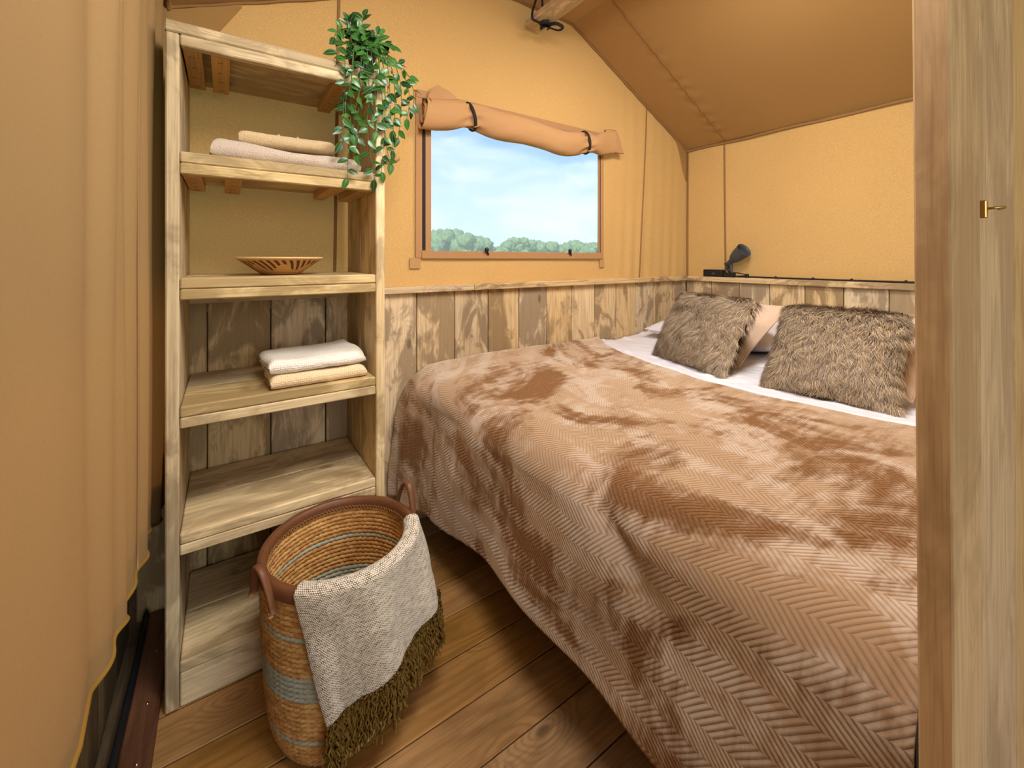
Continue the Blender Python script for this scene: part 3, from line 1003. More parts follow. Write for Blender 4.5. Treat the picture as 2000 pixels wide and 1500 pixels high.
# =================================================================== TOWELS
def towel(name, label, mat, x, y, z, rz, layers=2, bow=0.0, amp=0.003, group=None, ends=0.5, xb=0.0, zfun=None):
    """folded towel: x,y,z = ranges; a folded sheet swept along x with round folds at the front"""
    L, D, H = x[1] - x[0], y[1] - y[0], z[1] - z[0]
    th = H / layers
    # folded centre line in (y,z): starts at the back, zigzags with round folds
    path = []
    for l in range(layers):
        zc = th * (l + 0.5)
        pts = [(t, zc) for t in np.linspace(0, 1, 14)]
        if l % 2 == 0:
            pts = pts[::-1]      # back to front
        path += [(p[0] * (D - th) + th / 2, p[1]) for p in pts]
        if l < layers - 1:
            front = (l % 2 == 0)
            yc = th / 2 if front else D - th / 2
            for a in np.linspace(-math.pi / 2, math.pi / 2, 7)[1:-1]:
                path.append((yc - (math.cos(a) if front else -math.cos(a)) * th * 0.5, th * (l + 1) + math.sin(a) * th * 0.5))
    P = np.array(path)
    T = np.gradient(P, axis=0)
    T /= np.linalg.norm(T, axis=1)[:, None]
    Nn = np.stack([-T[:, 1], T[:, 0]], 1)
    hw = th * 0.485
    loop = np.concatenate([P + Nn * hw, [P[-1] + T[-1] * hw * 0.7], (P - Nn * hw)[::-1], [P[0] - T[0] * hw * 0.7]])
    nx = 56
    V = []
    sd = random.uniform(0, 50)
    cen = loop.mean(0)
    for i, t in enumerate(0.5 - 0.5 * np.cos(np.linspace(0, 1, nx) * math.pi) * (0.55 + 0.45 * np.abs(np.cos(np.linspace(0, 1, nx) * math.pi)))):
        e = min(t, 1 - t) * L
        sh_ = 1.0
        if e < 0.02:
            sh_ = 1 - 0.60 * (1 - math.sqrt(max(0, 1 - (1 - e / 0.02) ** 2)))
        for (py_, pz_) in loop:
            # round the sheet ends by pulling towards each layer's centre line
            zl = (math.floor(min(pz_ / th, layers - 0.01)) + 0.5) * th
            zz = (zl + (pz_ - zl) * sh_) * (0.72 + 0.28 * math.sqrt(max(0.0, 1 - max(0.0, 1 - e / 0.03) ** 2)))
            xx = t * L
            n1 = vnoise(xx * 9 + sd, py_ * 9, pz_ * 20)
            n2 = vnoise(xx * 30 + sd, py_ * 30, pz_ * 40)
            top = pz_ / H
            yv = py_ + amp * 1.2 * n1 + amp * 0.5 * n2 + 0.004 * vnoise(xx * 6 + sd, 3, pz_ * 30)
            zv = zz + top * (amp * 1.5 * n1 + bow * math.sin(t * math.pi)) + amp * 0.3 * n2
            if zfun:
                zv += zfun(t, py_ / D) * top
            V.append((xx - L / 2 + amp * 2 * vnoise(py_ * 12, pz_ * 40, sd), yv - D / 2, max(zv, 0.0005)))
    m = len(loop)
    F = grid_faces(nx, m, False, True)
    # end caps as strips across the sheet thickness
    k = len(P)
    for base in (0, (nx - 1) * m):
        for q in range(k - 1):
            a, b = base + q, base + q + 1
            c, d = base + (2 * k - q - 1), base + (2 * k - q)
            F.append((a, b, c, d) if base else (d, c, b, a))
    me = mesh(name, V, F)
    o = link(name, me, mat, None, ((x[0] + x[1]) / 2, (y[0] + y[1]) / 2, z[0]))
    o.rotation_euler = (0, 0, rz)
    tag(o, label, 'towel', group)
    return o


towel('folded_towel', 'taupe terry towel folded flat on the second shelf, under a smaller one', M_TOW_TAUPE, (-0.035, 0.372), (1.448, 1.70), (1.474, 1.524), 0.02, 2, 0.0, 0.004, 'folded towels', zfun=lambda t, q: 0.012 * (1 - t) ** 3 - 0.004 * math.sin(t * 3.1))
hand = towel('folded_towel', 'small beige terry hand towel with woven border on the taupe towel', M_TOW_BEIGE, (0.035, 0.300), (1.470, 1.64), (1.531, 1.575), -0.03, 2, -0.004, 0.003, 'folded towels')
for xo in (0.005, 0.058):
    b = box('border_stripe', (hand.location.x + xo - 0.006, hand.location.x + xo + 0.004), (1.4735, 1.635), (1.518, 1.5535), M_TOW_BAND, None, 0.008)
    b.parent = hand
    b.location = (xo - 0.034, -0.0035, 0.0225)
    b.scale = (1, 1, 1.18)
towel('folded_towel', 'cream waffle towel folded on the fourth shelf, under a white one', M_TOW_CREAM, (0.108, 0.387), (1.436, 1.64), (0.797, 0.838), 0.025, 2, 0.0, 0.003, 'folded towels')
towel('folded_towel', 'white waffle towel folded on top of the cream towel', M_TOW_WHITE, (0.103, 0.384), (1.446, 1.65), (0.839, 0.886), 0.055, 2, -0.006, 0.004, 'folded towels', zfun=lambda t, q: 0.016 * t ** 3 * q)

# =================================================================== BOWL
prof = [(0.0, 0.003), (0.052, 0.003), (0.060, 0.006), (0.085, 0.022), (0.115, 0.042), (0.130, 0.052), (0.134, 0.054)]
outer = [(0.133, 0.0505), (0.113, 0.038), (0.083, 0.0175), (0.060, 0.0015), (0.050, 0.0), (0.0, 0.0)]
V, F = lathe_geo(prof[::1] + outer, 72)
V = [(a * 0.93, b * 0.93, c) for a, b, c in V]
bowl = link('woven_bowl', mesh('woven_bowl', V, F), M_BOWL, None, (0.150, 1.565, 1.1385))
tag(bowl, 'shallow woven bowl with dark dashed pattern on the middle shelf', 'bowl')
V, F = tube_geo([(0.1242 * math.cos(a), 0.1242 * math.sin(a), 0.0535) for a in np.linspace(0, 2 * math.pi, 72, endpoint=False)], 0.0032, 8, closed=True)
link('rim', mesh('rim', V, F), M_BOWLRIM, bowl)

# =================================================================== PLANT
plant = tag(empty('hanging_plant', (0.385, 1.475, 1.817)), 'trailing green artificial plant in a black pot on top of the shelving unit', 'plant')
PC = np.array([0.385, 1.475, 1.817])
V, F = lathe_geo([(0.0, 0.0), (0.034, 0.0), (0.038, 0.006), (0.046, 0.07), (0.049, 0.072), (0.049, 0.079), (0.044, 0.079), (0.043, 0.068), (0.0, 0.068)], 28)
pot = mobj('pot', [tuple(PC + np.array(p)) for p in V], F, M_POT, plant)
V, F = lathe_geo([(0.0, 0.006), (0.025, 0.004), (0.0425, 0.0)], 20)
mobj('soil', [tuple(PC + np.array([0, 0, 0.0685]) + np.array(p)) for p in V], F, M_SOIL, plant)
# leaf blade: pointed oval, folded along the midrib, curled down
L_, W_ = 0.034, 0.0185
lv, lf = [], []
for i in range(7):
    t = i / 6
    w = W_ / 2 * (math.sin(math.pi * t ** 0.8) ** 0.9 if 0 < t < 1 else 0.0)
    z = -0.006 * t * t
    lv += [(L_ * t, -w, z + 0.28 * w), (L_ * t, 0, z), (L_ * t, w, z + 0.28 * w)]
for i in range(6):
    a = i * 3
    lf += [(a, a + 3, a + 4, a + 1), (a + 1, a + 4, a + 5, a + 2)]
leaf_me = mesh('leaf', lv, lf)
leaf_me.materials.append(M_LEAF)
n_leaf = 0


def vine(pts, nleaf, size=1.0, face=(-0.3, -1.0, 0.25)):
    global n_leaf
    path = smooth_path([tuple(PC + np.array([0, 0, 0.06]))] + pts, 40)
    path += np.array([[0.004 * vnoise(p[2] * 22 + k, p[0] * 30, k) for k in (1, 2, 3)] for p in path]) * np.linspace(0, 1, 40)[:, None]
    V, F = tube_geo(path, np.linspace(0.0018, 0.0009, 40), 5)
    mobj('stem', V, F, M_STEM, plant)
    for i in range(nleaf):
        t = 0.16 + 0.84 * (i + 0.5) / nleaf if nleaf > 3 else (i + 1) / nleaf
        f = min(t * 39, 38.99)
        k = int(f)
        p = path[k] + (path[k + 1] - path[k]) * (f - k)
        tan = path[min(k + 1, 39)] - path[max(k - 1, 0)]
        tan /= np.linalg.norm(tan) + 1e-9
        side = 1 if i % 2 else -1
        fc = np.array(face) + rng.normal(0, 0.45, 3)
        fc /= np.linalg.norm(fc)
        lat = np.cross(fc, tan)
        lat /= np.linalg.norm(lat) + 1e-9
        d = lat * side * rng.uniform(0.5, 1.1) + tan * rng.uniform(0.25, 0.9) + fc * rng.uniform(0.0, 0.45)
        if i == nleaf - 1:
            d = tan + 0.3 * lat * side
        d /= np.linalg.norm(d)
        nrm = fc - d * np.dot(fc, d)
        nrm /= np.linalg.norm(nrm)
        bi = np.cross(nrm, d)
        s = size * rng.uniform(0.72, 1.12)
        Mx = Matrix(((d[0], bi[0], nrm[0]), (d[1], bi[1], nrm[1]), (d[2], bi[2], nrm[2]))) * s
        Mx = Mx.to_4x4()
        Mx.translation = Vector(tuple(p - PC))
        o = bpy.data.objects.new('leaf', leaf_me)
        COL.objects.link(o)
        o.parent = plant
        o.matrix_local = Mx
        n_leaf += 1


F0 = 1.392
VN = [
    # trailing in front of the shelf post: (x at rim, way points) x, y, z
    ([(0.345, 1.43, 1.905), (0.315, 1.395, 1.85), (0.31, F0, 1.74), (0.305, F0, 1.62), (0.30, F0, 1.55)], 12),
    ([(0.36, 1.42, 1.91), (0.335, 1.39, 1.83), (0.33, F0, 1.70), (0.325, F0, 1.56), (0.318, F0, 1.435)], 16),
    ([(0.37, 1.42, 1.91), (0.36, 1.385, 1.83), (0.355, F0, 1.70), (0.35, F0, 1.60), (0.345, F0, 1.52)], 13),
    ([(0.38, 1.415, 1.91), (0.38, 1.38, 1.82), (0.385, 1.385, 1.70), (0.38, F0, 1.62), (0.395, F0, 1.50), (0.405, F0, 1.445)], 16),
    ([(0.40, 1.41, 1.90), (0.41, 1.38, 1.80), (0.405, 1.385, 1.70), (0.41, F0, 1.60)], 12),
    ([(0.41, 1.42, 1.91), (0.435, 1.39, 1.82), (0.44, 1.395, 1.70), (0.435, F0, 1.57), (0.425, F0, 1.47)], 15),
    ([(0.42, 1.43, 1.905), (0.465, 1.40, 1.83), (0.475, 1.40, 1.72), (0.47, 1.40, 1.64), (0.465, 1.40, 1.55)], 13),
    ([(0.43, 1.45, 1.91), (0.485, 1.42, 1.85), (0.505, 1.42, 1.76), (0.50, 1.42, 1.68), (0.495, 1.42, 1.60)], 12),
    ([(0.43, 1.46, 1.91), (0.50, 1.44, 1.87), (0.535, 1.44, 1.80), (0.54, 1.44, 1.74), (0.53, 1.44, 1.68)], 11),
    ([(0.43, 1.47, 1.915), (0.50, 1.46, 1.89), (0.55, 1.46, 1.84), (0.565, 1.46, 1.78), (0.56, 1.46, 1.72)], 10),
    ([(0.34, 1.43, 1.90), (0.30, 1.40, 1.86), (0.288, 1.40, 1.82), (0.30, 1.40, 1.79)], 7),
    ([(0.35, 1.42, 1.90), (0.335, 1.385, 1.80), (0.325, 1.385, 1.73), (0.31, 1.39, 1.68)], 9),
    ([(0.39, 1.41, 1.90), (0.395, 1.375, 1.80), (0.39, 1.38, 1.72)], 9),
    ([(0.40, 1.42, 1.91), (0.44, 1.385, 1.84), (0.455, 1.39, 1.76), (0.46, 1.40, 1.68), (0.475, 1.41, 1.62)], 12),
    ([(0.375, 1.42, 1.91), (0.365, 1.38, 1.78), (0.345, 1.385, 1.68), (0.335, 1.39, 1.58)], 11),
    ([(0.415, 1.42, 1.91), (0.42, 1.38, 1.78), (0.43, 1.385, 1.66), (0.45, 1.40, 1.55), (0.46, 1.40, 1.51)], 12),
    # upright and arching shoots
    ([(0.38, 1.47, 1.93), (0.382, 1.46, 1.98), (0.388, 1.46, 2.015)], 8),
    ([(0.365, 1.46, 1.93), (0.345, 1.45, 1.96), (0.335, 1.44, 1.975)], 7),
    ([(0.40, 1.46, 1.93), (0.425, 1.45, 1.955), (0.44, 1.45, 1.965)], 7),
    ([(0.355, 1.45, 1.92), (0.32, 1.43, 1.93), (0.295, 1.42, 1.915), (0.285, 1.41, 1.885)], 8),
    ([(0.41, 1.46, 1.92), (0.45, 1.45, 1.93), (0.475, 1.44, 1.925)], 8),
    ([(0.385, 1.44, 1.92), (0.38, 1.41, 1.925), (0.375, 1.385, 1.905)], 8),
    ([(0.37, 1.45, 1.925), (0.345, 1.42, 1.92), (0.33, 1.40, 1.90)], 8),
    ([(0.40, 1.44, 1.925), (0.42, 1.41, 1.92), (0.43, 1.39, 1.895)], 8),
    ([(0.385, 1.455, 1.93), (0.385, 1.44, 1.945), (0.395, 1.42, 1.945)], 6),
    ([(0.37, 1.46, 1.93), (0.36, 1.44, 1.945), (0.35, 1.42, 1.95)], 6),
]
for pts, nl in VN:
    vine(pts, nl + 1, 1.16)

# =================================================================== BASKET
BC = np.array([0.26, 1.197, 0.0])
bas = tag(empty('laundry_basket', tuple(BC)), 'tall round straw rope basket with sage bands and leather rim', 'basket')
BH = 0.435


def brad(z):
    return float(np.interp(z, [0, 0.02, 0.06, 0.15, 0.30, 0.44], [0.146, 0.157, 0.168, 0.177, 0.184, 0.187]))


pitch = 0.0118
ncoil = int(BH / pitch)
straw, green = [], {}
for i in range(ncoil):
    z = (i + 0.5) * pitch
    r = brad(z)
    rt = pitch * 0.60
    nph, nth = 150, 7
    k = 62 + (i % 3)
    V = []
    for p in range(nph):
        ph = 2 * math.pi * p / nph
        wob = 0.0012 * vnoise(math.cos(ph) * 4, math.sin(ph) * 4, i * 1.3)
        for t in range(nth):
            th = 2 * math.pi * t / nth
            tw = 1 + 0.26 * math.sin(2 * th + k * ph + i * 1.9)
            rr = r + wob + rt * 0.85 * tw * math.cos(th)
            V.append((rr * math.cos(ph), rr * math.sin(ph), z + wob + rt * tw * math.sin(th)))
    g = (V, grid_faces(nph, nth, True, True))
    if 0.178 <= z <= 0.240:
        green.setdefault('wide', []).append(g)
    elif i == int(0.330 / pitch):
        green.setdefault('upper', []).append(g)
    elif i == int(0.082 / pitch):
        green.setdefault('lower', []).append(g)
    else:
        straw.append(g)
V, F = join_geo(straw)
link('straw_wall', mesh('straw_wall', V, F), M_STRAW, bas)
for kk, g in green.items():
    V, F = join_geo(g)
    link('sage_band', mesh('sage_band', V, F), M_GREEN, bas)
V, F = lathe_geo([(0.0, 0.010)] + [(0.148 * q, 0.010 + 0.002 * (j % 2)) for j, q in enumerate(np.linspace(0.08, 1, 24))] + [(0.146, 0.001), (0.0, 0.001)], 48)
link('bottom', mesh('bottom', V, F), M_STRAW, bas)
RR = brad(0.44)
prof = [(RR + 0.010, BH - 0.022), (RR + 0.0115, BH - 0.006), (RR + 0.008, BH + 0.006), (RR, BH + 0.010), (RR - 0.009, BH + 0.006), (RR - 0.012, BH - 0.006), (RR - 0.0105, BH - 0.022)]
V, F = lathe_geo(prof, 90)
V = [(a, b, c + 0.0015 * vnoise(a * 14, b * 14, 1)) for a, b, c in V]
rim = link('leather_rim', mesh('leather_rim', V, F), M_LEATHER, bas)
P = []
for k in range(660):
    ph = 2 * math.pi * k / 660
    q = abs(math.sin(ph * 55))
    P.append(((RR - 0.0125) * math.cos(ph), (RR - 0.0125) * math.sin(ph), BH - 0.021 + 0.008 * q))
V, F = tube_geo(P, 0.0009, 4, closed=True)
link('stitching', mesh('stitching', V, F), M_STITCH, rim)
for deg, hh in ((-161, 0.040), (14, 0.066)):
    P = []
    for q in np.linspace(-1, 1, 30):
        ph = math.radians(deg + 14.5 * q * (1 - 0.12 * (1 - abs(q))))
        arch = (1 - abs(q) ** 2.4)
        z = BH - 0.045 + (hh + 0.045) * arch
        r = RR + 0.016 + 0.004 * arch
        P.append((r * math.cos(ph), r * math.sin(ph), z))
    V, F = tube_geo(P, 0.0085, 10, flat=(0.62, 1.15))
    h = link('handle', mesh('handle', V, F), M_LEATHER, bas)
    for e in (0, -1):
        p = np.array(P[e])
        V, F = tube_geo([p + np.array([0, 0, dz]) + np.array([math.cos(math.radians(deg)), math.sin(math.radians(deg)), 0]) * 0.007 for dz in (-0.004, 0.004)], 0.006, 8)
        link('rivet_stitch', mesh('rivet_stitch', V, F), M_STITCH, h)

# =================================================================== THROW over the basket rim
thr = tag(empty('throw_blanket', tuple(BC + np.array([0.1, -0.17, 0.2]))), 'cream and olive woven throw with fringe draped over the basket rim', 'throw blanket')
CC = np.array([0.0, 0.16, 0.34, 0.5, 0.68, 0.84, 1.0])
PH0 = np.array([-131, -117, -101, -84, -62, -38, -10.0])        # angle where it crosses the rim
PH1 = np.array([-111, -99, -86, -69, -50, -34, -20.0])          # angle at the hem
R1 = np.array([0.196, 0.201, 0.209, 0.222, 0.222, 0.246, 0.258])
Z1 = np.array([0.140, 0.162, 0.182, 0.205, 0.222, 0.235, 0.245])
nc, nr = 90, 90
V, UV = [], []
hem = []
for i in range(nc):
    c = i / (nc - 1)
    a0, a1 = np.interp(c, CC, PH0), np.interp(c, CC, PH1)
    r1, z1 = np.interp(c, CC, R1), np.interp(c, CC, Z1)
    for j in range(nr):
        t = j / (nr - 1)
        if t < 0.30:                       # inside the basket
            q = t / 0.30
            r = RR - 0.024 - 0.012 * (1 - q)
            z = BH - 0.20 * (1 - q) * (0.55 + 0.45 * c) + 0.004
            a = a0 + 3 * (1 - q)
        elif t < 0.40:                     # over the rim
            q = (t - 0.30) / 0.10
            r = RR - 0.004 - 0.020 * math.cos(q * math.pi) + 0.004 * q
            z = BH + 0.004 + 0.015 * math.sin(q * math.pi)
            a = a0
        else:
            q = (t - 0.40) / 0.60
            r = RR + 0.020 + (r1 - RR - 0.020) * q ** 1.3
            z = BH + 0.004 + (z1 - BH - 0.004) * q
            a = a0 + (a1 - a0) * q
        w = 0.010 * math.sin(c * 15 + 1.2 * q) * float(smooth01((t - 0.36) / 0.4)) + 0.006 * vnoise(c * 6, t * 6, 3.3) * float(smooth01((t - 0.32) / 0.2))
        w = max(w, -0.004 if t > 0.4 else -0.02)
        r += w
        ph = math.radians(a)
        V.append((BC[0] + r * math.cos(ph), BC[1] + r * math.sin(ph), z))
        UV.append((c * 0.40, t * 0.55))
    hem.append(V[-1])
nV = len(V)
Fq = grid_faces(nc, nr)
cl = mobj('cloth', V, Fq, M_THROW, thr, True, UV)
so = cl.modifiers.new('thickness', 'SOLIDIFY')
so.thickness = 0.005
so.offset = 1.0
# fringe: bundles of kinked yarns
hem = np.array(hem)
n_t = 44
for k in range(n_t):
    f = (k + 0.5) / n_t * (nc - 1)
    i = int(f)
    b = hem[i] + (hem[min(i + 1, nc - 1)] - hem[i]) * (f - i)
    out = b[:2] - BC[:2]
    out /= np.linalg.norm(out)
    parts = []
    for s in range(6):
        ln = random.uniform(0.070, 0.125)
        P = []
        dx, dy = random.uniform(-0.012, 0.012), random.uniform(-0.012, 0.012)
        o0 = random.uniform(-0.001, 0.006)
        for q in np.linspace(0, 1, 12):
            z = b[2] + 0.004 - ln * q
            kx = 0.0035 * math.sin(q * 22 + s * 2 + k) + dx * q
            ky = 0.0035 * math.cos(q * 19 + s * 3 + k * 2) + dy * q
            p = np.array([b[0] + kx + out[0] * o0, b[1] + ky + out[1] * o0, max(z, 0.006)])
            rr = p[:2] - BC[:2]
            d = np.linalg.norm(rr)
            mn = brad(p[2]) + 0.012
            if d < mn:
                p[:2] = BC[:2] + rr / d * mn
            P.append(p)
        parts.append(tube_geo(P, np.array([0.0022 + 0.0007 * math.sin(q * 40 + s) for q in np.linspace(0, 1, 12)]), 5))
    V, F = join_geo(parts)
    mobj('tassel', V, F, M_FRINGE, thr)

# =================================================================== BED
def hum(x, y):
    return 0.010 * vnoise(x * 2.0, y * 2.0, 1.7) + 0.005 * vnoise(x * 5.0, y * 5.0, 4.1)


BZ = 0.690
bed = tag(empty('bed', (1.75, 0.97, 0)), 'double bed with a low wooden frame standing along the window wall', 'bed')
for x in (0.86, 2.68):
    for yy in (0.24, 1.72):
        box('leg', (x - 0.035, x + 0.035), (yy - 0.035, yy + 0.035), (0.0, 0.26), M_DARK, bed, 0.004)
box('side_rail', (0.80, 2.775), (0.18, 0.212), (0.24, 0.40), M_DARK, bed, 0.004)
box('side_rail', (0.80, 2.775), (1.765, 1.797), (0.24, 0.40), M_DARK, bed, 0.004)
box('foot_rail', (0.80, 0.832), (0.213, 1.764), (0.24, 0.40), M_DARK, bed, 0.004)
for k in range(12):
    x = 0.88 + k * 0.16
    box('slat', (x - 0.04, x + 0.04), (0.213, 1.764), (0.372, 0.395), M_PLY, bed, 0.003)
mat_me = box_mesh(2.035, 1.63, 0.26, 0.05)
mattress = link('mattress', mat_me, M_MATT, None, (1.755, 0.983, 0.531))
tag(mattress, 'thick mattress hidden under the caramel blanket', 'mattress')

# sheet
nx, ny = 130, 170
XS = np.linspace(1.45, 2.776, nx)
YS = np.linspace(0.15, 1.812, ny)


def edge_x(y):
    return float(np.interp(y, [0.1, 0.34, 0.55, 0.75, 0.96, 1.28, 1.5, 1.65, 1.83], [1.66, 1.645, 1.61, 1.585, 1.588, 1.64, 1.71, 1.775, 1.87])) + 0.006 * math.sin(y * 11)


V = []
for x in XS:
    for yy in YS:
        e = x - edge_x(yy)
        z = BZ + hum(x, yy) - 0.010
        k = float(smooth01((e + 0.02) / 0.06))
        cr = 0.010 * vnoise(x * 11 + yy * 4, yy * 5, 8) + 0.009 * abs(vnoise(x * 24 + yy * 10, yy * 9, 5)) + 0.005 * vnoise(x * 40, yy * 22, 2)
        z += k * (0.014 * math.exp(-((e - 0.04) / 0.05) ** 2) + 0.004 + cr + 0.02 * float(smooth01((x - 2.0) / 0.4)))
        V.append((x, yy, z))
sheet = mobj('bed_sheet', V, grid_faces(nx, ny), M_SHEET)
tag(sheet, 'white cotton bed sheet folded open below the cushions', 'sheet')
so = sheet.modifiers.new('thickness', 'SOLIDIFY')
so.thickness = 0.006
so.offset = -1

# blanket
RD = 0.10
X_F = 0.688


def hem_z(y):
    return float(np.interp(y, [0.14, 0.5, 0.75, 1.0, 1.3, 1.55, 1.66, 1.74, 1.815], [0.26, 0.235, 0.24, 0.245, 0.215, 0.165, 0.15, 0.175, 0.16]))


ns, nw = 230, 200
V, UV = [], []
for j in range(nw):
    w = j / (nw - 1)
    yy = 1.812 - w * (1.812 - 0.142)
    Lt = edge_x(yy) - (X_F + RD)
    La = RD * math.pi / 2
    Lh = BZ - RD - hem_z(yy)
    tot = Lt + La + Lh
    for i in range(ns):
        s = tot * i / (ns - 1)
        if s < Lt:
            x = edge_x(yy) - s
            z = BZ
            q = 0
            top = 1.0
        elif s < Lt + La:
            a = (s - Lt) / RD
            x = X_F + RD - RD * math.sin(a)
            z = BZ - RD + RD * math.cos(a)
            q = 0
            top = math.cos(a)
        else:
            q = (s - Lt - La) / Lh
            x = X_F
            z = BZ - RD - q * Lh
            top = 0.0
        z += hum(x, yy) * top + 0.004
        # mattress edge crown falls off a little towards the foot
        z -= 0.020 * float(smooth01((1.15 - x) / 0.5)) * top
        # wrinkles sweeping across the foot end
        d = yy - 0.22 * (s - Lt) * 3.0
        wr = 0.014 * math.sin(d * 13 + 2.0 * vnoise(yy * 2, s * 2, 6)) * float(smooth01((s - Lt + 0.15) / 0.3)) * (0.4 + 0.6 * (0.5 + 0.5 * math.sin(yy * 5 + 1)))
        wr += 0.010 * vnoise(yy * 5, s * 4, 12) * float(smooth01((s - Lt) / 0.2))
        deep = math.exp(-((yy - 0.75 + 0.9 * (s - Lt)) / 0.055) ** 2) * math.exp(-((s - Lt - 0.12) / 0.14) ** 2)
        wr -= 0.030 * deep
        side = 1 - top
        x -= wr * side + 0.010 * q
        z += wr * top * 0.6
        # back corner: the cloth gathers and flares out beside the wall
        g = float(smooth01((yy - 1.56) / 0.2)) * float(smooth01((s - Lt - 0.02) / 0.25))
        x -= g * (0.035 + 0.045 * q) + g * 0.016 * math.sin(yy * 52 + 1.0)
        # top edge curls, rises against the wall
        z += 0.014 * float(smooth01((yy - 1.70) / 0.1)) * top + 0.006 * vnoise(x * 9, 2, yy * 4) * float(smooth01((yy - 1.6) / 0.2)) * top
        V.append((x, yy, z))
        UV.append((s, yy))
blk = mobj('plush_blanket', V, grid_faces(nw, ns), M_BLANKET, None, True, UV)
tag(blk, 'caramel plush herringbone blanket spread over the bed and hanging at its foot', 'blanket')
so = blk.modifiers.new('thickness', 'SOLIDIFY')
so.thickness = 0.010
so.offset = -1.0
VV = np.array(V).reshape(nw, ns, 3)
c0 = np.array(parent_world(blk))
for row, nm in ((ns - 1, 'hem'), (0, 'hem')):
    P = VV[:, row] + np.array([0.004 if row else 0, 0, -0.003 if row else 0.001])
    rr = 0.0085 + 0.001 * np.sin(np.arange(nw) * 0.9)
    Vt, Ft = tube_geo(P, rr, 8)
    mobj(nm, Vt, Ft, M_HEM, blk)

# =================================================================== CUSHIONS
def cushion_geo(w, h, t, n=26):
    V, F = [], []
    g = np.linspace(-1, 1, n)
    for sgn in (1, -1):
        for u in g:
            for v in g:
                x = u * w / 2 * (1 - 0.055 * (1 - v * v) * u * u)
                y = v * h / 2 * (1 - 0.055 * (1 - u * u) * v * v)
                T = (max(0, (1 - u * u)) * max(0, (1 - v * v))) ** 0.42 * t / 2
                T += 0.004 * vnoise(u * 3, v * 3, sgn + w) * (1 - max(abs(u), abs(v)))
                V.append((x, y, sgn * T))
    f = grid_faces(n, n)
    F = f + [tuple(n * n + k for k in reversed(q)) for q in f]
    edge = [(i, 0) for i in range(n)] + [(n - 1, j) for j in range(1, n)] + [(i, n - 1) for i in range(n - 2, -1, -1)] + [(0, j) for j in range(n - 2, 0, -1)]
    E = [V[i * n + j] for i, j in edge]
    return V, F, E


def frame_matrix(c, ex, ey):
    ex = Vector(ex).normalized()
    ey = Vector(ey)
    ez = ex.cross(ey).normalized()
    ey = ez.cross(ex).normalized()
    M = Matrix((ex, ey, ez)).transposed().to_4x4()
    M.translation = Vector(c)
    return M


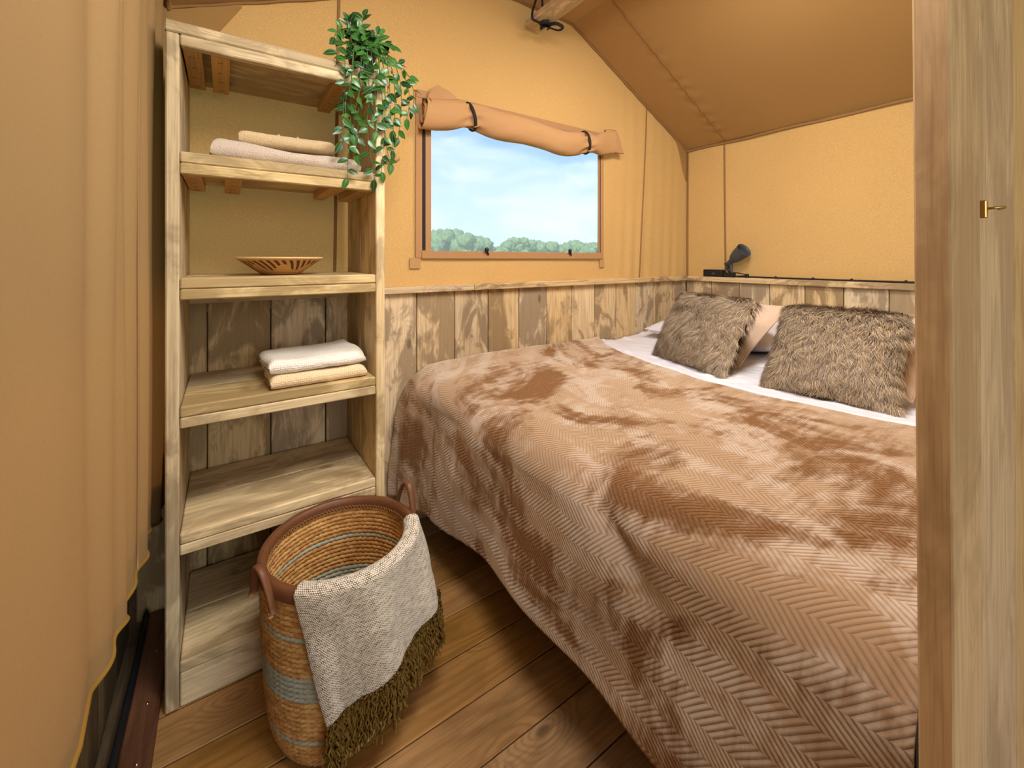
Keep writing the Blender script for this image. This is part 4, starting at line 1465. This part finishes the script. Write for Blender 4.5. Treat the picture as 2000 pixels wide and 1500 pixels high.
def fur_mesh(w, h, t, n, seed):
    r = np.random.default_rng(seed)
    nf = int(n * 0.82)
    u = r.uniform(-1, 1, n)
    v = r.uniform(-1, 1, n)
    ne = int(n * 0.2)                       # extra around the rim
    k = r.integers(0, 4, ne)
    e = r.uniform(0.93, 1.0, ne)
    u[:ne] = np.where(k == 0, e, np.where(k == 1, -e, u[:ne]))
    v[:ne] = np.where(k == 2, e, np.where(k == 3, -e, v[:ne]))
    sg = np.where(np.arange(n) % 8 == 7, -1.0, 1.0)

    def pos(u, v):
        x = u * w / 2 * (1 - 0.055 * (1 - v * v) * u * u)
        y = v * h / 2 * (1 - 0.055 * (1 - u * u) * v * v)
        T = (np.clip(1 - u * u, 0, 1) * np.clip(1 - v * v, 0, 1)) ** 0.42 * t / 2
        return np.stack([x, y, T * sg], 1)
    p = pos(u, v)
    eps = 0.02
    uu, vv = np.clip(u, -0.97, 0.97), np.clip(v, -0.97, 0.97)
    du = pos(uu + eps, vv) - pos(uu - eps, vv)
    dv = pos(uu, vv + eps) - pos(uu, vv - eps)
    nr_ = np.cross(du, dv) * sg[:, None]
    nr_ /= np.linalg.norm(nr_, axis=1)[:, None] + 1e-9
    # combed direction: downwards with tufted swirls
    a1 = np.array([mnoise.noise(Vector((a * 3.2 + seed, b * 3.2, 1.0))) for a, b in zip(u, v)])
    a2 = np.array([mnoise.noise(Vector((a * 9.0 + seed, b * 9.0, 5.0))) for a, b in zip(u, v)])
    ang = -math.pi / 2 + (2.0 if seed == 3 else 0.9) * a1 + 1.0 * a2 + r.normal(0, 0.25, n)
    fl = np.stack([np.cos(ang), np.sin(ang), np.zeros(n)], 1)
    fl = fl - nr_ * np.sum(fl * nr_, 1)[:, None]
    ln = r.uniform(0.030, 0.056, n) * (1 + 0.25 * a2)
    side = np.cross(nr_, fl)
    side /= np.linalg.norm(side, axis=1)[:, None] + 1e-9
    wd = r.uniform(0.0006, 0.0011, n)
    m1 = p + (nr_ * 0.42 + fl * 0.30) * ln[:, None] * 0.9
    tp = p + (nr_ * (0.50 + r.uniform(-0.15, 0.15, n))[:, None] + fl * 0.85) * ln[:, None]
    W = side * wd[:, None]
    V = np.stack([p - W, p + W, m1 - W * 0.8, m1 + W * 0.8, tp], 1).reshape(-1, 3)
    b = np.arange(n) * 5
    F = np.concatenate([np.stack([b, b + 1, b + 3], 1), np.stack([b, b + 3, b + 2], 1), np.stack([b + 2, b + 3, b + 4], 1)])
    me = bpy.data.meshes.new('fur')
    me.vertices.add(len(V))
    me.vertices.foreach_set('co', V.astype(np.float32).ravel())
    me.loops.add(F.size)
    me.loops.foreach_set('vertex_index', F.astype(np.int32).ravel())
    me.polygons.add(len(F))
    me.polygons.foreach_set('loop_start', np.arange(len(F), dtype=np.int32) * 3)
    me.update(calc_edges=True)
    pal = np.array([lin(188, 160, 122)[:3], lin(222, 200, 162)[:3], lin(140, 114, 92)[:3], lin(170, 154, 142)[:3]])
    pick = pal[r.choice(4, n, p=[0.32, 0.26, 0.18, 0.24])] * r.uniform(0.8, 1.15, (n, 1))
    # tufts: darker and paler locks
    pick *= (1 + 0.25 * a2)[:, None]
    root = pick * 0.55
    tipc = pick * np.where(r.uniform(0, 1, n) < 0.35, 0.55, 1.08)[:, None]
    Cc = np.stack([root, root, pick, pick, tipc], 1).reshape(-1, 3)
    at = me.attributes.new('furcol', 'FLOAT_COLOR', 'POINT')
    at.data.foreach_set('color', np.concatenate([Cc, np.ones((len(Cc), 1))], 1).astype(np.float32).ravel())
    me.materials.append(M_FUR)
    return me


def fur_cushion(label, c, ex, ey, w, h, t, seed):
    o = empty('fur_cushion')
    o.matrix_world = frame_matrix(c, ex, ey)
    V, F, E = cushion_geo(w, h, t)
    link('cover', mesh('cover', V, F), M_FURBASE, o)
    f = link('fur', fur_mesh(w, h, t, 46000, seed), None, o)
    f['kind'] = 'stuff'
    tag(o, label, 'cushion', 'fur cushions')


def plain_cushion(label, c, ex, ey, w, h, t, mat=M_BEIGE, pip=M_PIPING, name='velvet_cushion', group='velvet cushions', pr=0.0035):
    V, F, E = cushion_geo(w, h, t)
    o = link(name, mesh(name, V, F), mat)
    o.matrix_world = frame_matrix(c, ex, ey)
    if pip:
        Vt, Ft = tube_geo(E, pr, 6, closed=True)
        link('piping', mesh('piping', Vt, Ft), pip, o)
    tag(o, label, 'cushion' if name != 'bed_pillow' else 'pillow', group)


fur_cushion('shaggy brown fur cushion nearest the corner under the window', (1.895, 1.150, 0.848), (-0.135, -0.487, 0.0), (0.17, 0.05, 0.26), 0.45, 0.35, 0.13, 3)
fur_cushion('shaggy brown fur cushion beside the doorway post', (1.895, 0.622, 0.838), (0.02, -0.40, 0.0), (0.21, 0.0, 0.255), 0.39, 0.36, 0.13, 8)
plain_cushion('sand velvet cushion behind the fur cushion in the corner', (2.115, 1.165, 0.835), (-0.10, -0.43, 0.0), (0.33, 0.02, 0.24), 0.46, 0.42, 0.10)
plain_cushion('sand velvet cushion behind the fur cushion at the doorway post', (2.085, 0.615, 0.835), (-0.04, -0.43, 0.0), (0.34, 0.0, 0.24), 0.46, 0.43, 0.10)
plain_cushion('white bed pillow lying flat behind the corner cushions', (2.46, 1.345, 0.772), (0.0, -1.0, 0.0), (1.0, 0.0, 0.08), 0.75, 0.56, 0.17, M_SHEET, None, 'bed_pillow', 'white bed pillows')
plain_cushion('white bed pillow lying flat behind the cushions near the doorway', (2.44, 0.59, 0.772), (0.0, -1.0, 0.0), (1.0, 0.0, 0.08), 0.75, 0.56, 0.17, M_SHEET, None, 'bed_pillow', 'white bed pillows')

# =================================================================== CLIP LAMP, POWER BOX, CABLE
RT = 1.0692
lamp = tag(empty('clip_lamp', (2.78, 1.49, RT)), 'charcoal clip-on reading lamp on the rail behind the bed', 'lamp')
box('clamp_base', (2.762, 2.80), (1.462, 1.532), (RT, RT + 0.030), M_BLACK, lamp, 0.004)
o = box('clamp_jaw', (2.766, 2.796), (1.500, 1.512), (RT + 0.028, RT + 0.098), M_BLACK, lamp, 0.003)
o.rotation_euler = (math.radians(-28), 0, 0)
box('stem', (2.774, 2.788), (1.476, 1.496), (RT + 0.028, RT + 0.092), M_LAMP, lamp, 0.004)
V, F = lathe_geo([(0, -0.012), (0.013, -0.012), (0.014, -0.009), (0.014, 0.009), (0.013, 0.012), (0, 0.012)], 18)
mobj('joint', [(2.781 + c, 1.492 + a, RT + 0.098 + b) for a, b, c in V], F, M_LAMP, lamp)
ax = Vector((-0.035, -0.125, 0.092)).normalized()
Rm = ax.to_track_quat('Z', 'Y').to_matrix()
J = Vector((2.781, 1.503, RT + 0.092))
prof = [(0.0, -0.004), (0.014, -0.004), (0.0155, 0.0), (0.0165, 0.022), (0.021, 0.036), (0.034, 0.062), (0.0405, 0.088), (0.0445, 0.125), (0.0475, 0.150), (0.0485, 0.152), (0.0465, 0.152), (0.043, 0.125), (0.039, 0.088), (0.0, 0.06)]
V, F = lathe_geo(prof, 36)
shade = mobj('lamp_head', [tuple(J + Rm @ Vector(p)) for p in V], F, M_LAMP, lamp)
V, F = lathe_geo([(0, 0.06), (0.016, 0.062), (0.022, 0.085), (0.016, 0.105), (0, 0.112)], 20)
mobj('bulb', [tuple(J + Rm @ Vector(p)) for p in V], F, M_SHEET, shade)
for dz in (0.010, 0.030):
    V, F = tube_geo(smooth_path([(2.775, 1.470, RT + dz), (2.768, 1.43, RT + dz), (2.766, 1.385, RT + 0.012 + dz * 0.3)], 10), 0.0035, 6)
    mobj('clamp_arm', V, F, M_BLACK, lamp)
box('clamp_tip', (2.757, 2.775), (1.365, 1.385), (RT, RT + 0.026), M_BLACK, lamp, 0.003)

pb = tag(empty('power_box', (2.78, 1.60, RT)), 'flat black power box beside the clip lamp on the rail', 'power adapter')
box('casing', (2.760, 2.802), (1.537, 1.672), (RT, RT + 0.046), M_BLACK, pb, 0.004)
box('lid', (2.759, 2.803), (1.540, 1.670), (RT + 0.0465, RT + 0.050), M_LAMP, pb, 0.001)
box('switch', (2.757, 2.760), (1.585, 1.605), (RT + 0.016, RT + 0.028), M_LAMP, pb, 0.001)

P = [(2.800 + 0.002 * math.sin(t * 8), t, RT + 0.0055 + 0.001 * math.sin(t * 5)) for t in np.linspace(-0.45, 1.46, 60)]
V, F = tube_geo(P, 0.0052, 7)
cable = mobj('power_cable', V, F, M_BLACK)
tag(cable, 'black cable running along the rail from the clip lamp', 'cable')
for yy in (1.22, 1.02, 0.84, 0.62):
    box('cable_clip', (2.793, 2.807), (yy - 0.005, yy + 0.005), (RT, RT + 0.015), M_BLACK, cable, 0.002)

# =================================================================== OUTSIDE
ground = mobj('ground', [(-60, -60, -0.35), (120, -60, -0.35), (120, 140, -0.35), (-60, 140, -0.35)], [(0, 1, 2, 3)], M_GRASS)
tag(ground, 'green meadow around the tent', kind='structure')


def tree(x, y, h, r, seed, label):
    t = tag(empty('tree', (x, y, -0.35)), label, 'tree', 'trees on the horizon')
    V, F = tube_geo([(x, y, -0.35), (x + 0.1, y, h * 0.3), (x, y, h * 0.6)], [0.22, 0.17, 0.1], 8)
    mobj('trunk', V, F, M_TRUNK, t)
    rr = random.Random(seed)
    parts = []
    for k in range(22):
        bm = bmesh.new()
        bmesh.ops.create_icosphere(bm, subdivisions=3, radius=1.0)
        a = rr.uniform(0, 6.28)
        d = rr.uniform(0, 0.75) * r
        q = rr.uniform(0.28, 0.46) * r
        cx, cy, cz = x + d * math.cos(a), y + d * math.sin(a), -0.35 + h * rr.uniform(0.42, 0.86) - q * 0.3
        vs = []
        for v in bm.verts:
            n = 1 + 0.30 * mnoise.noise(v.co * 2.6 + Vector((seed, k, 0))) + 0.34 * mnoise.noise(v.co * 7 + Vector((seed, k, 5)))
            vs.append((cx + v.co.x * q * n, cy + v.co.y * q * n, min(cz + v.co.z * q * n, h)))
        parts.append((vs, [tuple(v.index for v in f.verts) for f in bm.faces]))
        bm.free()
    V, F = join_geo(parts)
    mobj('crown', V, F, M_TREE, t)


# two hedgerow groups seen through the screen, with a gap between
def spot(u, Y):
    a = (u - 1000) / 820
    th = math.atan2(560, 820)
    dx = math.sin(th) + a * math.cos(th)
    dy = math.cos(th) - a * math.sin(th)
    return dx / dy * Y


TR = [(826, 4.5, 2.6), (852, 5.3, 2.7), (880, 5.5, 2.9), (910, 5.4, 2.7), (938, 4.9, 2.4), (958, 4.1, 2.0), (990, 4.3, 2.0), (1014, 4.9, 2.3), (1042, 4.4, 2.2), (1070, 4.2, 2.3), (1098, 4.4, 2.2), (1126, 4.6, 2.4), (1152, 4.5, 2.4), (1182, 4.6, 2.4)]
names = ['leftmost broad tree at the window edge', 'second tree from the left, tall and round', 'tallest tree in the left clump outside', 'round tree right of the tallest one outside', 'sloping tree near the gap in the treeline', 'smallest tree left of the gap in the treeline', 'low tree just right of the gap in the treeline', 'tall tree second right of the treeline gap', 'third tree right of the treeline gap outside', 'fourth tree right of the treeline gap outside', 'tree standing above the right window toggle', 'second to last tree before the right window edge', 'last tree at the right edge of the window', 'tree half hidden behind the right window frame']
for k, ((u, h, r), lb) in enumerate(zip(TR, names)):
    Y = (44, 52, 60)[k % 3]
    tree(spot(u, Y), Y, 1.187 + (h - 1.187) * Y / 48, r * Y / 56, k * 3.7 + 1, lb)
